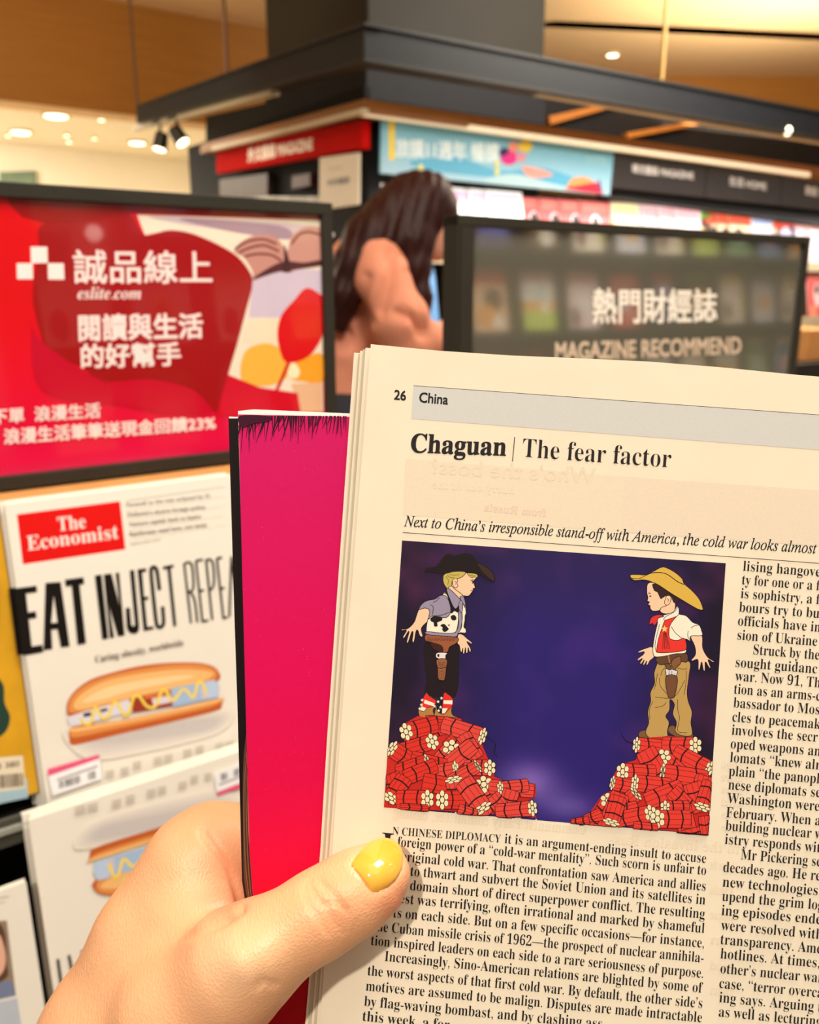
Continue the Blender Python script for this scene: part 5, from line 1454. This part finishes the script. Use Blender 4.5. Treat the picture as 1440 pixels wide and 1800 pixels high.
# skin colour: pinker finger pads, folds and knuckle
def skin_cols():
    base = np.array(c3(238, 174, 126)); pink = np.array(c3(230, 128, 92)); pale = np.array(c3(250, 208, 160))
    w = np.zeros(len(hv))
    for (x, y, r, a) in ((700, 1590, 40, .55), (690, 1560, 30, .35), (400, 1590, 50, .75), (350, 1650, 70, .35), (590, 1610, 40, .25), (400, 1530, 55, .5), (480, 1780, 60, .15)):
        w = np.maximum(w, a * np.exp(-(((P2[:, 0] - x) ** 2 + (P2[:, 1] - y) ** 2) / r ** 2)))
    q = .55 * np.exp(-(((P2[:, 0] - 420) ** 2 + (P2[:, 1] - 1690) ** 2) / 80 ** 2))  # paler patch paints the bright highlight on the thumb's base knuckle
    w = w[:, None]; q = q[:, None]
    return base * (1 - w) * (1 - q) + pink * w * (1 - q) + pale * q
def skinmat(name, rough=.42, sss=.12, bumpscale=1400, bump=.18):
    m = printmat(name, rough, .4, .04, 220)
    nt = m.node_tree; b = nt.nodes['Principled BSDF']
    b.inputs['Subsurface Weight'].default_value = sss
    b.inputs['Subsurface Radius'].default_value = (1.0, .35, .18)
    b.inputs['Subsurface Scale'].default_value = .0035
    tc = nt.nodes.new('ShaderNodeTexCoord')
    vo = nt.nodes.new('ShaderNodeTexVoronoi'); vo.inputs['Scale'].default_value = bumpscale
    n2 = nt.nodes.new('ShaderNodeTexNoise'); n2.inputs['Scale'].default_value = 160; n2.inputs['Detail'].default_value = 6
    ad = nt.nodes.new('ShaderNodeMath'); ad.operation = 'ADD'
    bp = nt.nodes.new('ShaderNodeBump'); bp.inputs['Strength'].default_value = bump; bp.inputs['Distance'].default_value = .0006
    L = nt.links.new
    mp = nt.nodes.new('ShaderNodeMapping'); mp.inputs['Rotation'].default_value = (0, 0, .9); mp.inputs['Scale'].default_value = (1, .35, 1)
    L(tc.outputs['Object'], mp.inputs[0]); L(mp.outputs[0], vo.inputs['Vector']); L(tc.outputs['Object'], n2.inputs['Vector'])
    L(vo.outputs['Distance'], ad.inputs[0]); L(n2.outputs[0], ad.inputs[1]); L(ad.outputs[0], bp.inputs['Height']); L(bp.outputs[0], b.inputs['Normal'])
    return m
wv = to_world(hv)
hand = meshobj('hand', wv.tolist(), hq.tolist(), skinmat('skin'), None, True, skin_cols())
tag(hand, 'left hand with yellow painted thumbnail gripping the open magazine from the lower left', 'hand')
# nail: a domed plate following the thumb
from mathutils.bvhtree import BVHTree
bv = BVHTree.FromPolygons([Vector(p) for p in wv.tolist()], [tuple(f) for f in hq.tolist()])
cx = sum(p[0] for p in NAIL) / len(NAIL); cy = sum(p[1] for p in NAIL) / len(NAIL)
rings = 9; ring = catmull(NAIL, 5); nr = len(ring)
vs = []; top = []
axis = Vector((0.80, -0.60)).normalized()
for j in range(rings + 1):
    f = j / rings
    for i in range(nr):
        x = cx + (ring[i][0] - cx) * f; y = cy + (ring[i][1] - cy) * f
        d = ray(x, y).normalized()
        h = bv.ray_cast(CAM, d)
        p = h[0] if h[0] is not None else (CAM + d * .225)
        dep = (p - CAM).length
        vs.append([x, y, dep, f])
# smooth the depth of the plate so that it is a clean dome
dep = np.array([v[2] for v in vs]).reshape(rings + 1, nr)
A_ = []; B_ = []
for v in vs:
    u = (v[0] - cx) / 50; w = (v[1] - cy) / 50
    if v[3] < .93: A_.append([1, u, w, u*u, u*w, w*w]); B_.append(v[2])
co, *_ = np.linalg.lstsq(np.array(A_), np.array(B_), rcond=None)
pv = []
for v in vs:
    u = (v[0] - cx) / 50; w = (v[1] - cy) / 50
    q = float(np.dot(co, [1, u, w, u*u, u*w, w*w])) - .0012 + .0007 * v[3] ** 3
    pv.append(CAM + ray(v[0], v[1]).normalized() * q)
fs = []
for j in range(rings):
    for i in range(nr):
        a = j * nr + i; b = j * nr + (i + 1) % nr
        fs.append((a, b, b + nr, a + nr))
n0 = len(pv)
for i in range(nr): pv.append(pv[rings * nr + i] + CF * .0022)
for i in range(nr):
    a = rings * nr + i; b = rings * nr + (i + 1) % nr
    fs.append((a, b, n0 + (i + 1) % nr, n0 + i))
nail = meshobj('thumbnail', pv, fs, mat('yellow_varnish', (242, 176, 60), .12, .02, 60, spec=.6, coat=.8), hand, True)
nail['label'] = 'glossy yellow painted thumbnail'

# ============================================================ THE READER AT THE KIOSK
WY = 2.55
def wp(px, py, dy=0.0):                            # a joint at a distance behind or before the reader's middle plane
    p = hit_y(px, py, WY); return (p.x * (WY + dy) / WY, WY + dy, CAM.z + (p.z - CAM.z) * (WY + dy) / WY)
def wc_(js, k=None):
    out = []
    for a, b in zip(js[:-1], js[1:]):
        out.append((wp(*a[:3]), wp(*b[:3]), a[3], b[3]) + ((k,) if k else ()))
    return out
VX = .008
# skin: head, neck, hands
B = []
B += wc_([(735, 384, 0, .082), (752, 402, 0, .076), (768, 428, 0, .050)], .02)           # skull to jaw, face turned down right
B += wc_([(783, 412, 0, .014), (790, 420, 0, .010)], .010)                               # nose
B += wc_([(722, 400, 0, .055), (690, 452, .0, .052)], .02)                               # neck
B += wc_([(690, 452, 0, .05), (660, 520, 0, .10), (640, 620, 0, .11), (630, 740, 0, .12)], .03)
fore = [(700, 610, -.16, .036), (745, 592, -.15, .028), (772, 583, -.14, .024)]
B += wc_(fore, .01)
B += wc_([(772, 583, -.14, .024), (788, 580, -.13, .026), (800, 584, -.13, .020)], .01)
for i in range(4): B += wc_([(792, 574 + i * 6, -.13, .011), (806, 573 + i * 6, -.12, .010), (812, 580 + i * 5, -.10, .008)], .003)
B += wc_([(780, 570, -.13, .013), (792, 562, -.14, .010), (800, 564, -.14, .008)], .003)
fore2 = [(705, 600, .16, .036), (750, 588, .12, .028), (790, 585, .08, .024), (806, 588, .06, .024)]
B += wc_(fore2, .01)
for i in range(4): B += wc_([(804, 580 + i * 6, .05, .011), (816, 580 + i * 6, .04, .009)], .003)
B += wc_([(798, 574, .05, .012), (808, 568, .03, .009)], .003)
v, q = sdf_mesh(B, VX * .7, .02)
v = relax(v, q, 2)
psk = softobj('person', v, q, mat('reader_skin', (240, 176, 150), .5, .04, 20))
if np.einsum('ij,ij->i', vnormals(v, q), v - v.mean(0)).mean() < 0: psk.data.flip_normals()
tag(psk, 'long-haired person in a loose pink top, head bowed, reading at the kiosk', 'person')
# eyes and ear
for dyy in (-.045, .045):
    b = MB(); b.sphere(wp(776, 397, dyy), .011, 10, 6); b.obj('eye', mat('eye_dark', (30, 20, 16), .2), psk, smooth=True)
# pink top
Tm = []
Tm += wc_([(682, 452, 0, .070), (650, 500, 0, .125), (636, 590, 0, .150), (622, 700, 0, .150), (618, 820, 0, .160)], .04)
Tm += wc_([(665, 462, -.13, .072), (676, 500, -.17, .078), (700, 560, -.19, .082), (716, 612, -.17, .070), (742, 600, -.155, .052), (750, 597, -.15, .050)], .025)
Tm += wc_([(668, 462, .13, .070), (690, 520, .18, .074), (712, 590, .16, .062), (752, 592, .12, .045)], .025)
Tm += wc_([(640, 470, 0, .10), (612, 540, 0, .09), (600, 640, 0, .10)], .04)
v, q = sdf_mesh(Tm, VX, .03)
v = relax(v, q, 2)
P2w = np.stack([v[:, 0], v[:, 2]], 1)
N_ = vnormals(v, q); 
if np.einsum('ij,ij->i', N_, v - v.mean(0)).mean() < 0: N_ = -N_; q = q[:, ::-1]
def fold(pts, dep, wid):
    global v
    pl_ = [(wp(x, y)[0], wp(x, y)[2]) for x, y in catmull(pts, 5, False)]
    d = segd(P2w, pl_); v = v - N_ * (dep * np.exp(-(d / wid) ** 2) * (v[:, 1] < WY + .05))[:, None]
fold([(600, 560), (625, 590), (650, 625)], .03, .020); fold([(625, 545), (640, 580), (662, 612)], .03, .018)
fold([(690, 450), (686, 500), (672, 540)], .02, .02); fold([(650, 490), (640, 530), (655, 560)], .015, .018)
fold([(700, 545), (728, 555), (740, 575)], .018, .016); fold([(612, 520), (604, 560), (610, 600)], .02, .02)
fold([(720, 480), (736, 530), (742, 580)], .012, .018)
topo = softobj('pink_top', v, q, mat('pink_fabric', (232, 152, 122), .85, .08, 12), psk)
# trousers and shoes down to the floor
Tr = []
hipx = wp(620, 820)
for sy in (-.10, .10):
    hp = (hipx[0], WY + sy, .86); kn = (hipx[0] + .03, WY + sy, .47); an = (hipx[0], WY + sy, .09)
    Tr += [(hp, kn, .105, .07), (kn, an, .07, .055)]
Tr += [((hipx[0], WY - .06, .90), (hipx[0], WY + .06, .90), .14, .14, .04)]
v, q = sdf_mesh(Tr, VX * 1.2, .03); v = relax(v, q, 2)
o = softobj('trousers', v, q, mat('dark_trousers', (44, 44, 54), .8, .08, 20), psk)
if np.einsum('ij,ij->i', vnormals(v, q), v - v.mean(0)).mean() < 0: o.data.flip_normals()
for sy in (-.10, .10):
    sh = [((hipx[0] - .03, WY + sy, .045), (hipx[0] + .16, WY + sy, .034), .042, .032)]
    v, q = sdf_mesh(sh, VX, .02); v[:, 2] = np.maximum(v[:, 2], .002)
    softobj('shoe', v, q, mat('shoe_dark', (50, 42, 40), .6, .08, 20), psk)
# hair: cap, bangs, long fall down the back and one strand in front
HR = []
HR += wc_([(728, 366, 0, .098), (744, 366, 0, .096), (762, 384, 0, .070), (778, 394, 0, .040), (788, 402, 0, .022)], .02)
HR += wc_([(722, 380, 0, .096), (690, 405, 0, .092), (650, 440, 0, .080), (622, 485, 0, .062), (606, 540, 0, .040), (600, 575, 0, .022)], .03)
HR += wc_([(735, 385, -.06, .060), (726, 425, -.085, .056), (728, 470, -.10, .044), (740, 520, -.115, .028), (752, 568, -.13, .010)], .02)
HR += wc_([(735, 385, .06, .050), (730, 430, .07, .046), (734, 480, .07, .034), (744, 530, .07, .018)], .02)
HR += wc_([(700, 380, -.04, .085), (660, 425, -.08, .085), (628, 470, -.12, .068), (606, 520, -.15, .046), (597, 575, -.165, .018)], .02)
v, q = sdf_mesh(HR, VX * .8, .02)
v = relax(v, q, 2); N_ = vnormals(v, q)
if np.einsum('ij,ij->i', N_, v - v.mean(0)).mean() < 0: N_ = -N_; q = q[:, ::-1]
# strands: ridges that follow the fall of the hair
ang = (v[:, 0] - v[:, 2] * .4) * 170 + v[:, 1] * 60
v = v + N_ * (.0022 * np.sin(ang) + .0014 * np.sin(ang * 2.3 + 1))[:, None]
hair = softobj('hair', v, q, mat('hair_dark_brown', (48, 14, 10), .5, .3, 30, spec=.3, stretch=(4, 4, .6)), psk)
# mask over nose and mouth
mk = wc_([(772, 424, 0, .046), (780, 432, 0, .034)], .01)
v, q = sdf_mesh(mk, VX * .6, .01)
o = softobj('face_mask', v, q, mat('mask_blue', (196, 214, 232), .7, .03, 20), psk)
if np.einsum('ij,ij->i', vnormals(v, q), v - v.mean(0)).mean() < 0: o.data.flip_normals()
